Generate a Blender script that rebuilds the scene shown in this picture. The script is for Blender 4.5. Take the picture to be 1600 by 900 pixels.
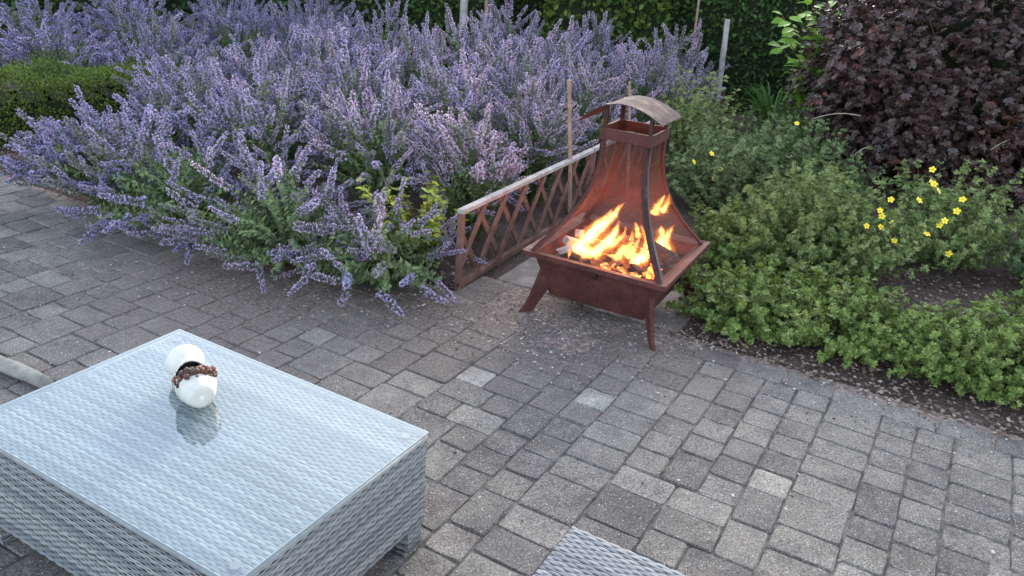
import bpy, math, random
import numpy as np
from mathutils import Vector, Matrix

for o in list(bpy.data.objects):
    bpy.data.objects.remove(o)
scene = bpy.context.scene
COL = scene.collection
R = math.radians
rng = np.random.default_rng(7)
random.seed(7)

# ------------------------------------------------------------------ camera
CAM_H = 1.85
F_PX = 1280.0
# rows: world x, y, z of image-right, image-down, forward
MROT = np.array([[0.99671, 0.08103, 0.0],
                 [0.03254, -0.40044, 0.91574],
                 [0.07421, -0.91274, -0.40177]])
q_, r_ = np.linalg.qr(MROT)
MROT = q_ * np.sign(np.diag(r_))
cam_data = bpy.data.cameras.new('camera')
cam = bpy.data.objects.new('camera', cam_data)
COL.objects.link(cam)
cam_data.sensor_width = 36.0
cam_data.lens = 36.0 * F_PX / 1600.0
cam_data.clip_start = 0.05
cam_data.clip_end = 2000
ax, ay, az = MROT @ [1, 0, 0], MROT @ [0, -1, 0], MROT @ [0, 0, -1]
cam.matrix_world = Matrix(((ax[0], ay[0], az[0], 0), (ax[1], ay[1], az[1], 0),
                           (ax[2], ay[2], az[2], CAM_H), (0, 0, 0, 1)))
scene.camera = cam

# ------------------------------------------------------------------ world, sun, exposure
SUN_EL, SUN_ROT = R(16), R(14)
world = bpy.data.worlds.new('World')
scene.world = world
world.use_nodes = True
wn = world.node_tree
bg = wn.nodes['Background']
sky = wn.nodes.new('ShaderNodeTexSky')
sky.sky_type = 'NISHITA'
sky.sun_disc = False
sky.sun_elevation = SUN_EL
sky.sun_rotation = SUN_ROT
sky.air_density = 1.0
sky.dust_density = 2.2
sky.ozone_density = 1.2
hs = wn.nodes.new('ShaderNodeHueSaturation')
hs.inputs['Saturation'].default_value = 0.7
wn.links.new(sky.outputs[0], hs.inputs['Color'])
wn.links.new(hs.outputs[0], bg.inputs['Color'])
bg.inputs['Strength'].default_value = 0.15
sun_d = bpy.data.lights.new('sun', 'SUN')
sun_d.energy = 0.35
sun_d.angle = R(16)
sun_d.color = (1.0, 0.9, 0.8)
sun = bpy.data.objects.new('sun', sun_d)
COL.objects.link(sun)
to_sun = Vector((math.sin(SUN_ROT) * math.cos(SUN_EL), math.cos(SUN_ROT) * math.cos(SUN_EL), math.sin(SUN_EL)))
sun.rotation_euler = to_sun.to_track_quat('Z', 'Y').to_euler()
scene.view_settings.view_transform = 'Standard'
scene.view_settings.look = 'None'
scene.view_settings.gamma = 1.0
scene.view_settings.exposure = 2.62
scene.render.engine = 'CYCLES'
scene.cycles.use_denoising = True
scene.cycles.max_bounces = 8
scene.cycles.transparent_max_bounces = 16
scene.cycles.sample_clamp_indirect = 6.0
scene.cycles.caustics_reflective = False
scene.cycles.caustics_refractive = False


def at(px, py, z=0.0):
    """ground (or height z) point seen at a pixel of the 1600x900 photograph"""
    r = MROT @ np.array([px - 800.0, py - 450.0, F_PX])
    t = (z - CAM_H) / r[2]
    return np.array([r[0] * t, r[1] * t, z])


def at_y(px, py, y):
    r = MROT @ np.array([px - 800.0, py - 450.0, F_PX])
    t = y / r[1]
    return np.array([r[0] * t, y, CAM_H + r[2] * t])


def to_px(P):
    P = np.atleast_2d(P) - np.array([0, 0, CAM_H])
    v = P @ MROT
    return np.stack([v[:, 0] / v[:, 2] * F_PX + 800, v[:, 1] / v[:, 2] * F_PX + 450, v[:, 2]], 1)


# ------------------------------------------------------------------ object helpers
def link(name, data, parent=None):
    o = bpy.data.objects.new(name, data)
    COL.objects.link(o)
    if parent is not None:
        o.parent = parent
    return o


def tag(o, label=None, cat=None, group=None, kind=None):
    if label: o['label'] = label
    if cat: o['category'] = cat
    if group: o['group'] = group
    if kind: o['kind'] = kind
    return o


def thing(name, label, cat, loc=(0, 0, 0), rz=0.0, group=None):
    o = link(name, None)
    o.empty_display_size = 0.1
    o.location = Vector([float(v) for v in loc])
    o.rotation_euler = (0, 0, rz)
    return tag(o, label, cat, group)


def np_mesh(name, V, Fc, mats, fmat=None, smooth=False):
    """V (n,3); Fc (m,k) all faces with the same corner count"""
    V = np.ascontiguousarray(V, dtype=np.float32)
    Fc = np.ascontiguousarray(Fc, dtype=np.int32)
    me = bpy.data.meshes.new(name)
    m, k = Fc.shape
    me.vertices.add(len(V)); me.vertices.foreach_set('co', V.ravel())
    me.loops.add(m * k); me.loops.foreach_set('vertex_index', Fc.ravel())
    me.polygons.add(m)
    me.polygons.foreach_set('loop_start', np.arange(0, m * k, k, dtype=np.int32))
    me.polygons.foreach_set('loop_total', np.full(m, k, dtype=np.int32))
    for mt in (mats if isinstance(mats, (list, tuple)) else [mats]):
        me.materials.append(mt)
    if fmat is not None:
        me.polygons.foreach_set('material_index', np.asarray(fmat, dtype=np.int32))
    me.polygons.foreach_set('use_smooth', np.full(m, bool(smooth)))
    me.update(calc_edges=True)
    me.validate()
    return me


class MB:
    """collects polygons of any size for one part"""
    def __init__(s):
        s.v, s.f, s.m = [], [], []

    def add(s, vs, fs, mi=0):
        b = len(s.v)
        s.v += [tuple(map(float, v)) for v in vs]
        s.f += [tuple(b + i for i in f) for f in fs]
        s.m += [mi] * len(fs)
        return s

    def box(s, lo, hi, M=None, mi=0):
        x0, y0, z0 = lo; x1, y1, z1 = hi
        vs = [(x0, y0, z0), (x1, y0, z0), (x1, y1, z0), (x0, y1, z0), (x0, y0, z1), (x1, y0, z1), (x1, y1, z1), (x0, y1, z1)]
        if M is not None: vs = [M @ Vector(v) for v in vs]
        return s.add(vs, [(0, 3, 2, 1), (4, 5, 6, 7), (0, 1, 5, 4), (1, 2, 6, 5), (2, 3, 7, 6), (3, 0, 4, 7)], mi)

    def tube(s, pts, rad, n=8, mi=0, cap=True, sq=1.0, up=(0.13, 0.2, 1)):
        pts = [Vector([float(c) for c in p]) for p in pts]
        rad = [rad] * len(pts) if not hasattr(rad, '__len__') else list(rad)
        rings = []
        for i, p in enumerate(pts):
            d = (pts[min(i + 1, len(pts) - 1)] - pts[max(i - 1, 0)]).normalized()
            a = d.cross(Vector(up))
            if a.length < 1e-4: a = d.cross(Vector((1, 0, 0)))
            a.normalize(); b = d.cross(a)
            rings.append([p + rad[i] * (math.cos(2 * math.pi * k / n) * a + sq * math.sin(2 * math.pi * k / n) * b) for k in range(n)])
        vs = [v for r in rings for v in r]
        fs = [(i * n + k, i * n + (k + 1) % n, (i + 1) * n + (k + 1) % n, (i + 1) * n + k) for i in range(len(pts) - 1) for k in range(n)]
        if cap:
            fs += [tuple(range(n))[::-1], tuple((len(pts) - 1) * n + k for k in range(n))]
        return s.add(vs, fs, mi)

    def build(s, name, mats, parent=None, smooth=False, bevel=0.0):
        me = bpy.data.meshes.new(name)
        me.from_pydata(s.v, [], s.f)
        for mt in (mats if isinstance(mats, (list, tuple)) else [mats]):
            me.materials.append(mt)
        me.polygons.foreach_set('material_index', s.m)
        me.polygons.foreach_set('use_smooth', [smooth] * len(s.f))
        me.update()
        o = link(name, me, parent)
        if bevel:
            b = o.modifiers.new('bevel', 'BEVEL'); b.width = bevel; b.segments = 2; b.limit_method = 'ANGLE'
        return o


def norm(a):
    return a / (np.linalg.norm(a, axis=-1, keepdims=True) + 1e-9)


def scatter(tv, tf, P, D, U, S, S2=None):
    """copies of a template (y = axis, z = normal) at P along D with normal near U; returns V, F"""
    P, D, U = np.asarray(P, float), norm(np.asarray(D, float)), np.asarray(U, float)
    x = norm(np.cross(D, U)); z = np.cross(x, D)
    S = np.broadcast_to(np.asarray(S, float), (len(P),))[:, None, None]
    t = np.asarray(tv, float)
    V = P[:, None, :] + S * (t[None, :, 0:1] * x[:, None, :] + t[None, :, 1:2] * D[:, None, :] + t[None, :, 2:3] * z[:, None, :])
    n = len(tv)
    Fc = (np.asarray(tf)[None] + (np.arange(len(P)) * n)[:, None, None]).reshape(-1, np.asarray(tf).shape[1])
    return V.reshape(-1, 3), Fc


def join_vf(parts):
    Vs, Fs, b = [], [], 0
    for V, Fc in parts:
        Vs.append(V); Fs.append(Fc + b); b += len(V)
    return np.concatenate(Vs), np.concatenate(Fs)


def rand_unit(n):
    return norm(rng.normal(size=(n, 3)))


# leaf templates: y is the leaf axis
LEAF4 = (np.array([(0, 0, 0), (.26, .42, .07), (0, 1, -.1), (-.26, .42, .07)]), np.array([(0, 1, 2), (0, 2, 3)]))
OVAL = (np.array([(0, 0, 0), (.2, .2, .05), (.3, .5, .07), (.17, .8, .0), (0, 1, -.12), (-.17, .8, .0), (-.3, .5, .07), (-.2, .2, .05), (0, .5, -.02)]),
        np.array([(8, 0, 1), (8, 1, 2), (8, 2, 3), (8, 3, 4), (8, 4, 5), (8, 5, 6), (8, 6, 7), (8, 7, 0)]))
LOBED = (np.array([(0, 0, 0), (.3, .05, .03), (.52, .34, -.04), (.3, .46, .06), (.36, .74, 0), (.12, .72, .06), (0, 1.05, -.1),
                   (-.12, .72, .06), (-.36, .74, 0), (-.3, .46, .06), (-.52, .34, -.04), (-.3, .05, .03), (0, .42, -.05)]),
         np.array([(12, i, (i + 1) % 12) for i in range(12)]))


def fan_template(n=5, spread=75, l=1.0, w=.22):
    vs, fs = [], []
    for i in range(n):
        a = R(-spread + 2 * spread * i / (n - 1))
        ll = l * (1 - .25 * abs(2 * i / (n - 1) - 1))
        d = np.array([math.sin(a), math.cos(a), .12 * math.cos(3 * i)]); s = np.array([math.cos(a), -math.sin(a), 0])
        b = len(vs)
        vs += [d * 0.05, d * ll * .55 + s * w + (0, 0, .06), d * ll, d * ll * .55 - s * w + (0, 0, .06)]
        fs += [(b, b + 1, b + 2), (b, b + 2, b + 3)]
    return np.array(vs), np.array(fs)


FAN5 = fan_template()


# ------------------------------------------------------------------ materials
def new_mat(name):
    m = bpy.data.materials.new(name)
    m.use_nodes = True
    return m, m.node_tree, m.node_tree.nodes['Principled BSDF']


def N(nt, typ, **kw):
    n = nt.nodes.new(typ)
    for k, v in kw.items(): setattr(n, k, v)
    return n


def ramp(nt, fac, stops):
    r = N(nt, 'ShaderNodeValToRGB')
    while len(r.color_ramp.elements) < len(stops): r.color_ramp.elements.new(0.5)
    for e, (p, c) in zip(r.color_ramp.elements, stops):
        e.position = p
        e.color = (*c, 1) if len(c) == 3 else c
    nt.links.new(fac, r.inputs[0])
    return r.outputs[0]


def coords(nt, kind='Object', scale=1.0):
    if kind == 'World':
        return N(nt, 'ShaderNodeNewGeometry').outputs['Position']
    return N(nt, 'ShaderNodeTexCoord').outputs[kind]


def noise(nt, vec, scale, detail=4, rough=.6):
    n = N(nt, 'ShaderNodeTexNoise')
    n.inputs['Scale'].default_value = scale; n.inputs['Detail'].default_value = detail; n.inputs['Roughness'].default_value = rough
    nt.links.new(vec, n.inputs['Vector'])
    return n.outputs[0]


def mixc(nt, fac, a, b, mode='MIX'):
    n = N(nt, 'ShaderNodeMix', data_type='RGBA', blend_type=mode)
    for sock, v in ((n.inputs[0], fac), (n.inputs[6], a), (n.inputs[7], b)):
        if hasattr(v, 'is_linked'): nt.links.new(v, sock)
        elif isinstance(v, (tuple, list)): sock.default_value = (*v, 1) if len(v) == 3 else v
        else: sock.default_value = v
    return n.outputs[2]


def mathn(nt, op, a, b=0.0, clamp=False):
    n = N(nt, 'ShaderNodeMath', operation=op, use_clamp=clamp)
    for sock, v in ((n.inputs[0], a), (n.inputs[1], b)):
        if hasattr(v, 'is_linked'): nt.links.new(v, sock)
        else: sock.default_value = v
    return n.outputs[0]


def bump(nt, bsdf, height, strength=.3, dist=.01):
    b = N(nt, 'ShaderNodeBump')
    b.inputs['Strength'].default_value = strength; b.inputs['Distance'].default_value = dist
    nt.links.new(height, b.inputs['Height']); nt.links.new(b.outputs[0], bsdf.inputs['Normal'])


def leaf_mat(name, stops, rough=.55, trans=.3, island=True, spec=.3, nscale=2.2):
    m, nt, p = new_mat(name)
    if island:
        fac = N(nt, 'ShaderNodeNewGeometry').outputs['Random Per Island']
    else:
        fac = N(nt, 'ShaderNodeObjectInfo').outputs['Random']
    n = noise(nt, coords(nt, 'World'), nscale, 2)
    fac2 = mathn(nt, 'ADD', mathn(nt, 'MULTIPLY', fac, .75), mathn(nt, 'MULTIPLY', mathn(nt, 'SUBTRACT', n, .25), .5), True)
    c = ramp(nt, fac2, stops)
    nt.links.new(c, p.inputs['Base Color'])
    p.inputs['Roughness'].default_value = rough
    p.inputs['Specular IOR Level'].default_value = spec
    t = N(nt, 'ShaderNodeBsdfTranslucent')
    nt.links.new(mixc(nt, .5, c, (.35, .5, .05), 'MULTIPLY') if False else c, t.inputs['Color'])
    mx = N(nt, 'ShaderNodeMixShader'); mx.inputs[0].default_value = trans
    nt.links.new(p.outputs[0], mx.inputs[1]); nt.links.new(t.outputs[0], mx.inputs[2])
    nt.links.new(mx.outputs[0], nt.nodes['Material Output'].inputs['Surface'])
    return m


def rough_mat(name, stops, scale=8, rough=.8, metal=0, bump_s=.3, bump_scale=60, bump_d=.004, spec=.3, kind='Object'):
    m, nt, p = new_mat(name)
    v = coords(nt, kind)
    n = noise(nt, v, scale, 6, .65)
    nt.links.new(ramp(nt, n, stops), p.inputs['Base Color'])
    p.inputs['Roughness'].default_value = rough
    p.inputs['Metallic'].default_value = metal
    p.inputs['Specular IOR Level'].default_value = spec
    if bump_s: bump(nt, p, noise(nt, v, bump_scale, 5, .7), bump_s, bump_d)
    return m


M = {}
M['catmint_leaf'] = leaf_mat('catmint_leaf', [(0, (.08, .115, .05)), (.35, (.155, .205, .085)), (.75, (.235, .295, .135)), (1, (.34, .37, .15))], .7, .3)
M['yellow_leaf'] = leaf_mat('yellow_leaf', [(0, (.16, .22, .03)), (.5, (.34, .38, .04)), (1, (.55, .5, .04))], .5, .35)
M['box_leaf'] = leaf_mat('box_leaf', [(0, (.04, .065, .01)), (.45, (.085, .13, .016)), (.8, (.15, .21, .026)), (1, (.24, .3, .04))], .45, .25)
M['hedge_leaf'] = leaf_mat('hedge_leaf', [(0, (.02, .042, .012)), (.5, (.045, .09, .022)), (.85, (.085, .15, .035)), (1, (.17, .26, .06))], .45, .25)
M['beech_leaf'] = leaf_mat('beech_leaf', [(0, (.03, .06, .012)), (.5, (.075, .125, .02)), (1, (.19, .26, .045))], .45, .35)
M['lime_leaf'] = leaf_mat('lime_leaf', [(0, (.12, .24, .03)), (.5, (.2, .36, .05)), (1, (.3, .46, .08))], .4, .35, island=False)
M['potentilla_leaf'] = leaf_mat('potentilla_leaf', [(0, (.085, .12, .035)), (.4, (.165, .215, .065)), (.75, (.24, .295, .10)), (1, (.34, .385, .15))], .6, .3)
M['potentilla_dark'] = leaf_mat('potentilla_dark', [(0, (.07, .105, .04)), (.45, (.13, .18, .068)), (.8, (.195, .25, .1)), (1, (.28, .33, .14))], .6, .3)
M['ground_leaf'] = leaf_mat('ground_leaf', [(0, (.07, .11, .022)), (.4, (.14, .195, .044)), (.75, (.21, .28, .07)), (1, (.32, .385, .12))], .5, .28)
NB = [(0, (.026, .013, .013)), (.5, (.056, .029, .026)), (.82, (.09, .05, .042)), (.92, (.17, .05, .038)), (1, (.22, .1, .04))]
M['ninebark_leaf'] = leaf_mat('ninebark_leaf', NB, .42, .12, spec=.5)
M['ninebark_leaf_single'] = leaf_mat('ninebark_leaf_single', NB, .42, .12, island=False, spec=.5)
M['strap_leaf'] = leaf_mat('strap_leaf', [(0, (.04, .09, .015)), (.6, (.1, .19, .03)), (1, (.2, .3, .06))], .45, .3)
M['twig'] = rough_mat('twig', [(.3, (.07, .045, .03)), (.7, (.16, .11, .075))], 30, .85)
M['green_stem'] = rough_mat('green_stem', [(.3, (.07, .12, .04)), (.7, (.13, .19, .07))], 30, .7, bump_s=0)
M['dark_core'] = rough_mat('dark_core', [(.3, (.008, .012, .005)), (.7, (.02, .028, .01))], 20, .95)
M['dry_stalk'] = rough_mat('dry_stalk', [(.3, (.4, .33, .22)), (.7, (.55, .48, .35))], 40, .8, bump_s=0)

# flower of the catmint: colour comes from the object colour, varied a little by floret
m, nt, p = new_mat('catmint_petal')
oi = N(nt, 'ShaderNodeObjectInfo')
isl = N(nt, 'ShaderNodeNewGeometry').outputs['Random Per Island']
var = ramp(nt, isl, [(0, (.55, .5, .62)), (.5, (.95, .92, .97)), (1, (1.45, 1.45, 1.4))])
c = mixc(nt, 1.0, oi.outputs['Color'], var, 'MULTIPLY')
nt.links.new(c, p.inputs['Base Color']); p.inputs['Roughness'].default_value = .6
p.inputs['Specular IOR Level'].default_value = .2
t = N(nt, 'ShaderNodeBsdfTranslucent'); nt.links.new(c, t.inputs['Color'])
mx = N(nt, 'ShaderNodeMixShader'); mx.inputs[0].default_value = .35
nt.links.new(p.outputs[0], mx.inputs[1]); nt.links.new(t.outputs[0], mx.inputs[2])
nt.links.new(mx.outputs[0], nt.nodes['Material Output'].inputs['Surface'])
M['catmint_petal'] = m
M['catmint_calyx'] = leaf_mat('catmint_calyx', [(0, (.06, .055, .09)), (.5, (.12, .11, .15)), (1, (.16, .2, .13))], .7, .2)

m, nt, p = new_mat('yellow_petal')
p.inputs['Base Color'].default_value = (.86, .62, .02, 1); p.inputs['Roughness'].default_value = .5
M['yellow_petal'] = m
m, nt, p = new_mat('bud')
p.inputs['Base Color'].default_value = (.62, .62, .3, 1); p.inputs['Roughness'].default_value = .6
M['bud'] = m
m, nt, p = new_mat('flower_eye')
p.inputs['Base Color'].default_value = (.7, .36, .01, 1)
M['flower_eye'] = m

# soil and mulch
m, nt, p = new_mat('soil')
v = coords(nt, 'World')
c1 = ramp(nt, noise(nt, v, 3.0, 8, .7), [(.3, (.085, .06, .05)), (.55, (.18, .13, .107)), (.75, (.28, .21, .18))])
c2 = ramp(nt, noise(nt, v, 70, 4, .7), [(.4, (.55, .5, .48)), (.6, (1.0, 1.0, 1.0)), (.72, (2.0, 1.9, 1.8))])
nt.links.new(mixc(nt, 1, c1, c2, 'MULTIPLY'), p.inputs['Base Color']); p.inputs['Roughness'].default_value = .95
p.inputs['Specular IOR Level'].default_value = .1
bump(nt, p, noise(nt, v, 45, 6, .75), .9, .02)
M['soil'] = m
M['dirt'] = rough_mat('dirt', [(.32, (.13, .09, .072)), (.5, (.235, .172, .142)), (.68, (.37, .295, .255))], 34, .95, bump_s=.7, bump_scale=150, bump_d=.004, spec=.1, kind='World')
M['chip'] = leaf_mat('chip', [(0, (.06, .04, .032)), (.45, (.17, .118, .092)), (.8, (.3, .22, .18)), (1, (.6, .52, .47))], .9, 0.0, spec=.1)
M['grit'] = leaf_mat('grit', [(0, (.05, .04, .032)), (.45, (.14, .1, .08)), (.7, (.34, .28, .25)), (1, (.72, .68, .64))], .9, 0.0, spec=.15)
M['joint_sand'] = rough_mat('joint_sand', [(.3, (.05, .043, .037)), (.5, (.12, .105, .09)), (.7, (.27, .24, .21))], 14, .95, bump_s=.8, bump_scale=120, bump_d=.006, spec=.1, kind='World')

PIT_C = (0.552, 4.086)


def paver_mat(name, from_object):
    m, nt, p = new_mat(name)
    v = coords(nt, 'World')
    if from_object:
        base = N(nt, 'ShaderNodeObjectInfo').outputs['Color']
    else:
        base = N(nt, 'ShaderNodeVertexColor', layer_name='tint').outputs[0]
    n1 = ramp(nt, noise(nt, v, 9, 6, .7), [(.28, (.62, .6, .6)), (.5, (1, 1, 1)), (.72, (1.32, 1.3, 1.24))])
    c = mixc(nt, 1, base, n1, 'MULTIPLY')
    n0 = ramp(nt, noise(nt, v, 1.6, 6, .7), [(.3, (.72, .71, .70)), (.5, (1, 1, 1)), (.7, (1.2, 1.17, 1.1))])
    c = mixc(nt, 1, c, n0, 'MULTIPLY')
    n2 = ramp(nt, noise(nt, v, 130, 3, .7), [(.36, (.5, .49, .5)), (.5, (1, 1, 1)), (.64, (1.5, 1.5, 1.46))])
    c = mixc(nt, 1, c, n2, 'MULTIPLY')
    # pale aggregate showing in the worn face
    vo = N(nt, 'ShaderNodeTexVoronoi'); vo.inputs['Scale'].default_value = 95
    nt.links.new(v, vo.inputs['Vector'])
    size = mathn(nt, 'MULTIPLY', noise(nt, v, 40, 2), .42)
    sp = mathn(nt, 'LESS_THAN', vo.outputs['Distance'], mathn(nt, 'SUBTRACT', size, .02))
    sep = N(nt, 'ShaderNodeSeparateColor'); nt.links.new(vo.outputs['Color'], sep.inputs[0])
    sp = mathn(nt, 'MULTIPLY', sp, mathn(nt, 'GREATER_THAN', sep.outputs[0], .25))
    sp = mathn(nt, 'MULTIPLY', sp, mathn(nt, 'ADD', mathn(nt, 'MULTIPLY', sep.outputs[1], .6), .15))
    c = mixc(nt, sp, c, (.62, .6, .57))
    # brown dust trodden around the fire pit and below the flower bed
    def spot(cx, cy, r0, r1):
        d = N(nt, 'ShaderNodeVectorMath', operation='DISTANCE')
        nt.links.new(v, d.inputs[0]); d.inputs[1].default_value = (cx, cy, 0)
        mr = N(nt, 'ShaderNodeMapRange'); mr.inputs[1].default_value = r0; mr.inputs[2].default_value = r1
        mr.inputs[3].default_value = 1; mr.inputs[4].default_value = 0
        nt.links.new(d.outputs['Value'], mr.inputs[0]); return mr.outputs[0]
    s = mathn(nt, 'MAXIMUM', spot(.45, 3.85, .25, 1.0), mathn(nt, 'MAXIMUM', spot(-.3, 3.85, .2, .9), spot(-1.3, 4.1, .3, 1.2)))
    nn = ramp(nt, noise(nt, v, 7, 7, .72), [(.25, (0, 0, 0)), (.5, (1, 1, 1))])
    dust = mathn(nt, 'MULTIPLY', mathn(nt, 'MULTIPLY', s, nn), 1.15, True)
    dc = ramp(nt, noise(nt, v, 60, 5, .75), [(.35, (.085, .062, .05)), (.52, (.16, .122, .102)), (.7, (.3, .25, .215))])
    c = mixc(nt, dust, c, dc)
    nt.links.new(c, p.inputs['Base Color'])
    p.inputs['Roughness'].default_value = .88
    p.inputs['Specular IOR Level'].default_value = .25
    bump(nt, p, noise(nt, v, 150, 5, .75), .55, .004)
    return m


M['paver'] = paver_mat('paver', True)
M['paver_far'] = paver_mat('paver_far', False)
M['concrete'] = rough_mat('concrete', [(.3, (.12, .09, .075)), (.52, (.22, .18, .155)), (.75, (.36, .32, .29))], 5, .9, bump_s=.4, bump_scale=90, kind='World')

# rust
def rust_mat(name, stops, rough=.75, metal=.08, spec=.25):
    m, nt, p = new_mat(name)
    v = coords(nt, 'Object')
    n = noise(nt, v, 7, 8, .7)
    c = ramp(nt, n, stops)
    c = mixc(nt, 1, c, ramp(nt, noise(nt, v, 60, 5, .7), [(.3, (.65, .62, .6)), (.55, (1, 1, 1)), (.72, (1.35, 1.2, 1.1))]), 'MULTIPLY')
    nt.links.new(c, p.inputs['Base Color'])
    p.inputs['Metallic'].default_value = metal
    p.inputs['Specular IOR Level'].default_value = spec
    nt.links.new(ramp(nt, noise(nt, v, 14, 5), [(.3, (rough - .14,) * 3), (.7, (rough + .14,) * 3)]), p.inputs['Roughness'])
    bump(nt, p, noise(nt, v, 110, 6, .75), .35, .003)
    return m


M['rust'] = rust_mat('rust', [(.28, (.045, .015, .013)), (.5, (.085, .027, .023)), (.7, (.13, .045, .036))])
M['rust_dark'] = rust_mat('rust_dark', [(.3, (.035, .014, .013)), (.55, (.065, .024, .021)), (.75, (.11, .042, .034))])
M['roof_steel'] = rust_mat('roof_steel', [(.32, (.075, .034, .033)), (.5, (.075, .052, .056)), (.66, (.09, .072, .078))], .85, .0, .12)
M['bare_steel'] = rust_mat('bare_steel', [(.3, (.06, .05, .055)), (.6, (.13, .1, .105)), (.75, (.18, .08, .07))], .55, .4)
m, nt, p = new_mat('screen')
v = coords(nt, 'Object')
c = ramp(nt, noise(nt, v, 9, 6, .7), [(.3, (.045, .016, .012)), (.55, (.085, .030, .021)), (.75, (.14, .06, .034))])
nt.links.new(c, p.inputs['Base Color']); p.inputs['Roughness'].default_value = .8
tr = N(nt, 'ShaderNodeBsdfTransparent')
mx = N(nt, 'ShaderNodeMixShader')
nt.links.new(ramp(nt, noise(nt, v, 5, 4), [(.3, (.28,) * 3), (.7, (.48,) * 3)]), mx.inputs[0])
nt.links.new(tr.outputs[0], mx.inputs[1]); nt.links.new(p.outputs[0], mx.inputs[2])
nt.links.new(mx.outputs[0], nt.nodes['Material Output'].inputs['Surface'])
M['screen'] = m
M['ash_wood'] = rough_mat('ash_wood', [(.3, (.35, .34, .34)), (.7, (.62, .6, .58))], 20, .9, bump_s=.5)
M['char'] = rough_mat('char', [(.3, (.012, .01, .01)), (.6, (.06, .04, .035)), (.75, (.22, .16, .14))], 25, .9, bump_s=.6)
m, nt, p = new_mat('ember')
v = coords(nt, 'Object')
e = ramp(nt, noise(nt, v, 30, 4), [(.42, (0, 0, 0)), (.6, (1, 1, 1))])
p.inputs['Base Color'].default_value = (.25, .13, .1, 1); p.inputs['Roughness'].default_value = .9
p.inputs['Emission Color'].default_value = (1, .2, .03, 1)
nt.links.new(mathn(nt, 'MULTIPLY', e, 1.6), p.inputs['Emission Strength'])
M['ember'] = m
m = bpy.data.materials.new('flame'); m.use_nodes = True; nt = m.node_tree
nt.nodes.remove(nt.nodes['Principled BSDF'])
em = N(nt, 'ShaderNodeEmission'); em.inputs['Color'].default_value = (1, .36, .085, 1)
v = coords(nt, 'World')
mp = N(nt, 'ShaderNodeMapping'); mp.inputs['Scale'].default_value = (1, 1, .4)
nt.links.new(v, mp.inputs[0])
st = ramp(nt, noise(nt, mp.outputs[0], 44, 3, .6), [(.36, (.05,) * 3), (.62, (1,) * 3)])
nt.links.new(mathn(nt, 'MULTIPLY', st, 30.0), em.inputs['Strength'])
nt.links.new(em.outputs[0], nt.nodes['Material Output'].inputs['Volume'])
M['flame'] = m

m = bpy.data.materials.new('flame_edge'); m.use_nodes = True; nt = m.node_tree
nt.nodes.remove(nt.nodes['Principled BSDF'])
em = N(nt, 'ShaderNodeEmission'); em.inputs['Color'].default_value = (1, .26, .04, 1); em.inputs['Strength'].default_value = 1.5
nt.links.new(em.outputs[0], nt.nodes['Material Output'].inputs['Volume'])
M['flame_edge'] = m

# wicker, glass, wood, ceramic
M['wicker'] = leaf_mat('wicker', [(0, (.10, .105, .115)), (.35, (.17, .175, .185)), (.7, (.25, .25, .25)), (1, (.36, .345, .32))], .68, 0.0, spec=.2, nscale=38)
M['wicker_edge'] = rough_mat('wicker_edge', [(.3, (.17, .17, .18)), (.7, (.30, .30, .30))], 30, .55, bump_s=0)
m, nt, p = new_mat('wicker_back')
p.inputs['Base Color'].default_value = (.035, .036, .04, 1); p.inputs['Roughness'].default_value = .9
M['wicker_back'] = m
m = bpy.data.materials.new('table_glass'); m.use_nodes = True; nt = m.node_tree
nt.nodes.remove(nt.nodes['Principled BSDF'])
fr = N(nt, 'ShaderNodeFresnel'); fr.inputs['IOR'].default_value = 1.62
tr = N(nt, 'ShaderNodeBsdfTransparent'); tr.inputs['Color'].default_value = (.93, .97, .96, 1)
gl = N(nt, 'ShaderNodeBsdfGlossy'); gl.inputs['Roughness'].default_value = .03
gl.inputs['Color'].default_value = (.9, .96, 1, 1)  # bluish tint deepens the sky's blue in the reflection
mx = N(nt, 'ShaderNodeMixShader')
bk = N(nt, 'ShaderNodeNewGeometry').outputs['Backfacing']
nt.links.new(mathn(nt, 'MULTIPLY', fr.outputs[0], mathn(nt, 'SUBTRACT', 1.0, bk)), mx.inputs[0]); nt.links.new(tr.outputs[0], mx.inputs[1]); nt.links.new(gl.outputs[0], mx.inputs[2])
# thin dust film, tinted blue to paint more sky reflection on the pane
df = N(nt, 'ShaderNodeBsdfDiffuse'); df.inputs['Color'].default_value = (.5, .58, .68, 1)
mx2 = N(nt, 'ShaderNodeMixShader')
nt.links.new(ramp(nt, noise(nt, coords(nt, 'Object'), 5, 6, .7), [(.3, (.03,) * 3), (.7, (.09,) * 3)]), mx2.inputs[0])
nt.links.new(mx.outputs[0], mx2.inputs[1]); nt.links.new(df.outputs[0], mx2.inputs[2])
nt.links.new(mx2.outputs[0], nt.nodes['Material Output'].inputs['Surface'])
M['glass'] = m
m, nt, p = new_mat('glass_edge')
p.inputs['Base Color'].default_value = (.26, .3, .31, 1); p.inputs['Roughness'].default_value = .15
M['glass_edge'] = m
m, nt, p = new_mat('pad')
p.inputs['Base Color'].default_value = (.17, .14, .15, 1); p.inputs['Roughness'].default_value = .5
M['pad'] = m
M['old_wood'] = rough_mat('old_wood', [(.3, (.10, .045, .034)), (.55, (.18, .088, .066)), (.75, (.25, .15, .12))], 12, .85, bump_s=.4, bump_scale=70)
M['grey_wood'] = rough_mat('grey_wood', [(.3, (.22, .19, .17)), (.55, (.36, .32, .3)), (.75, (.48, .45, .43))], 14, .85, bump_s=.4, bump_scale=70)
M['stake_wood'] = rough_mat('stake_wood', [(.3, (.2, .13, .09)), (.55, (.3, .21, .15)), (.75, (.38, .29, .22))], 14, .85, bump_s=.4, bump_scale=70)
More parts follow.
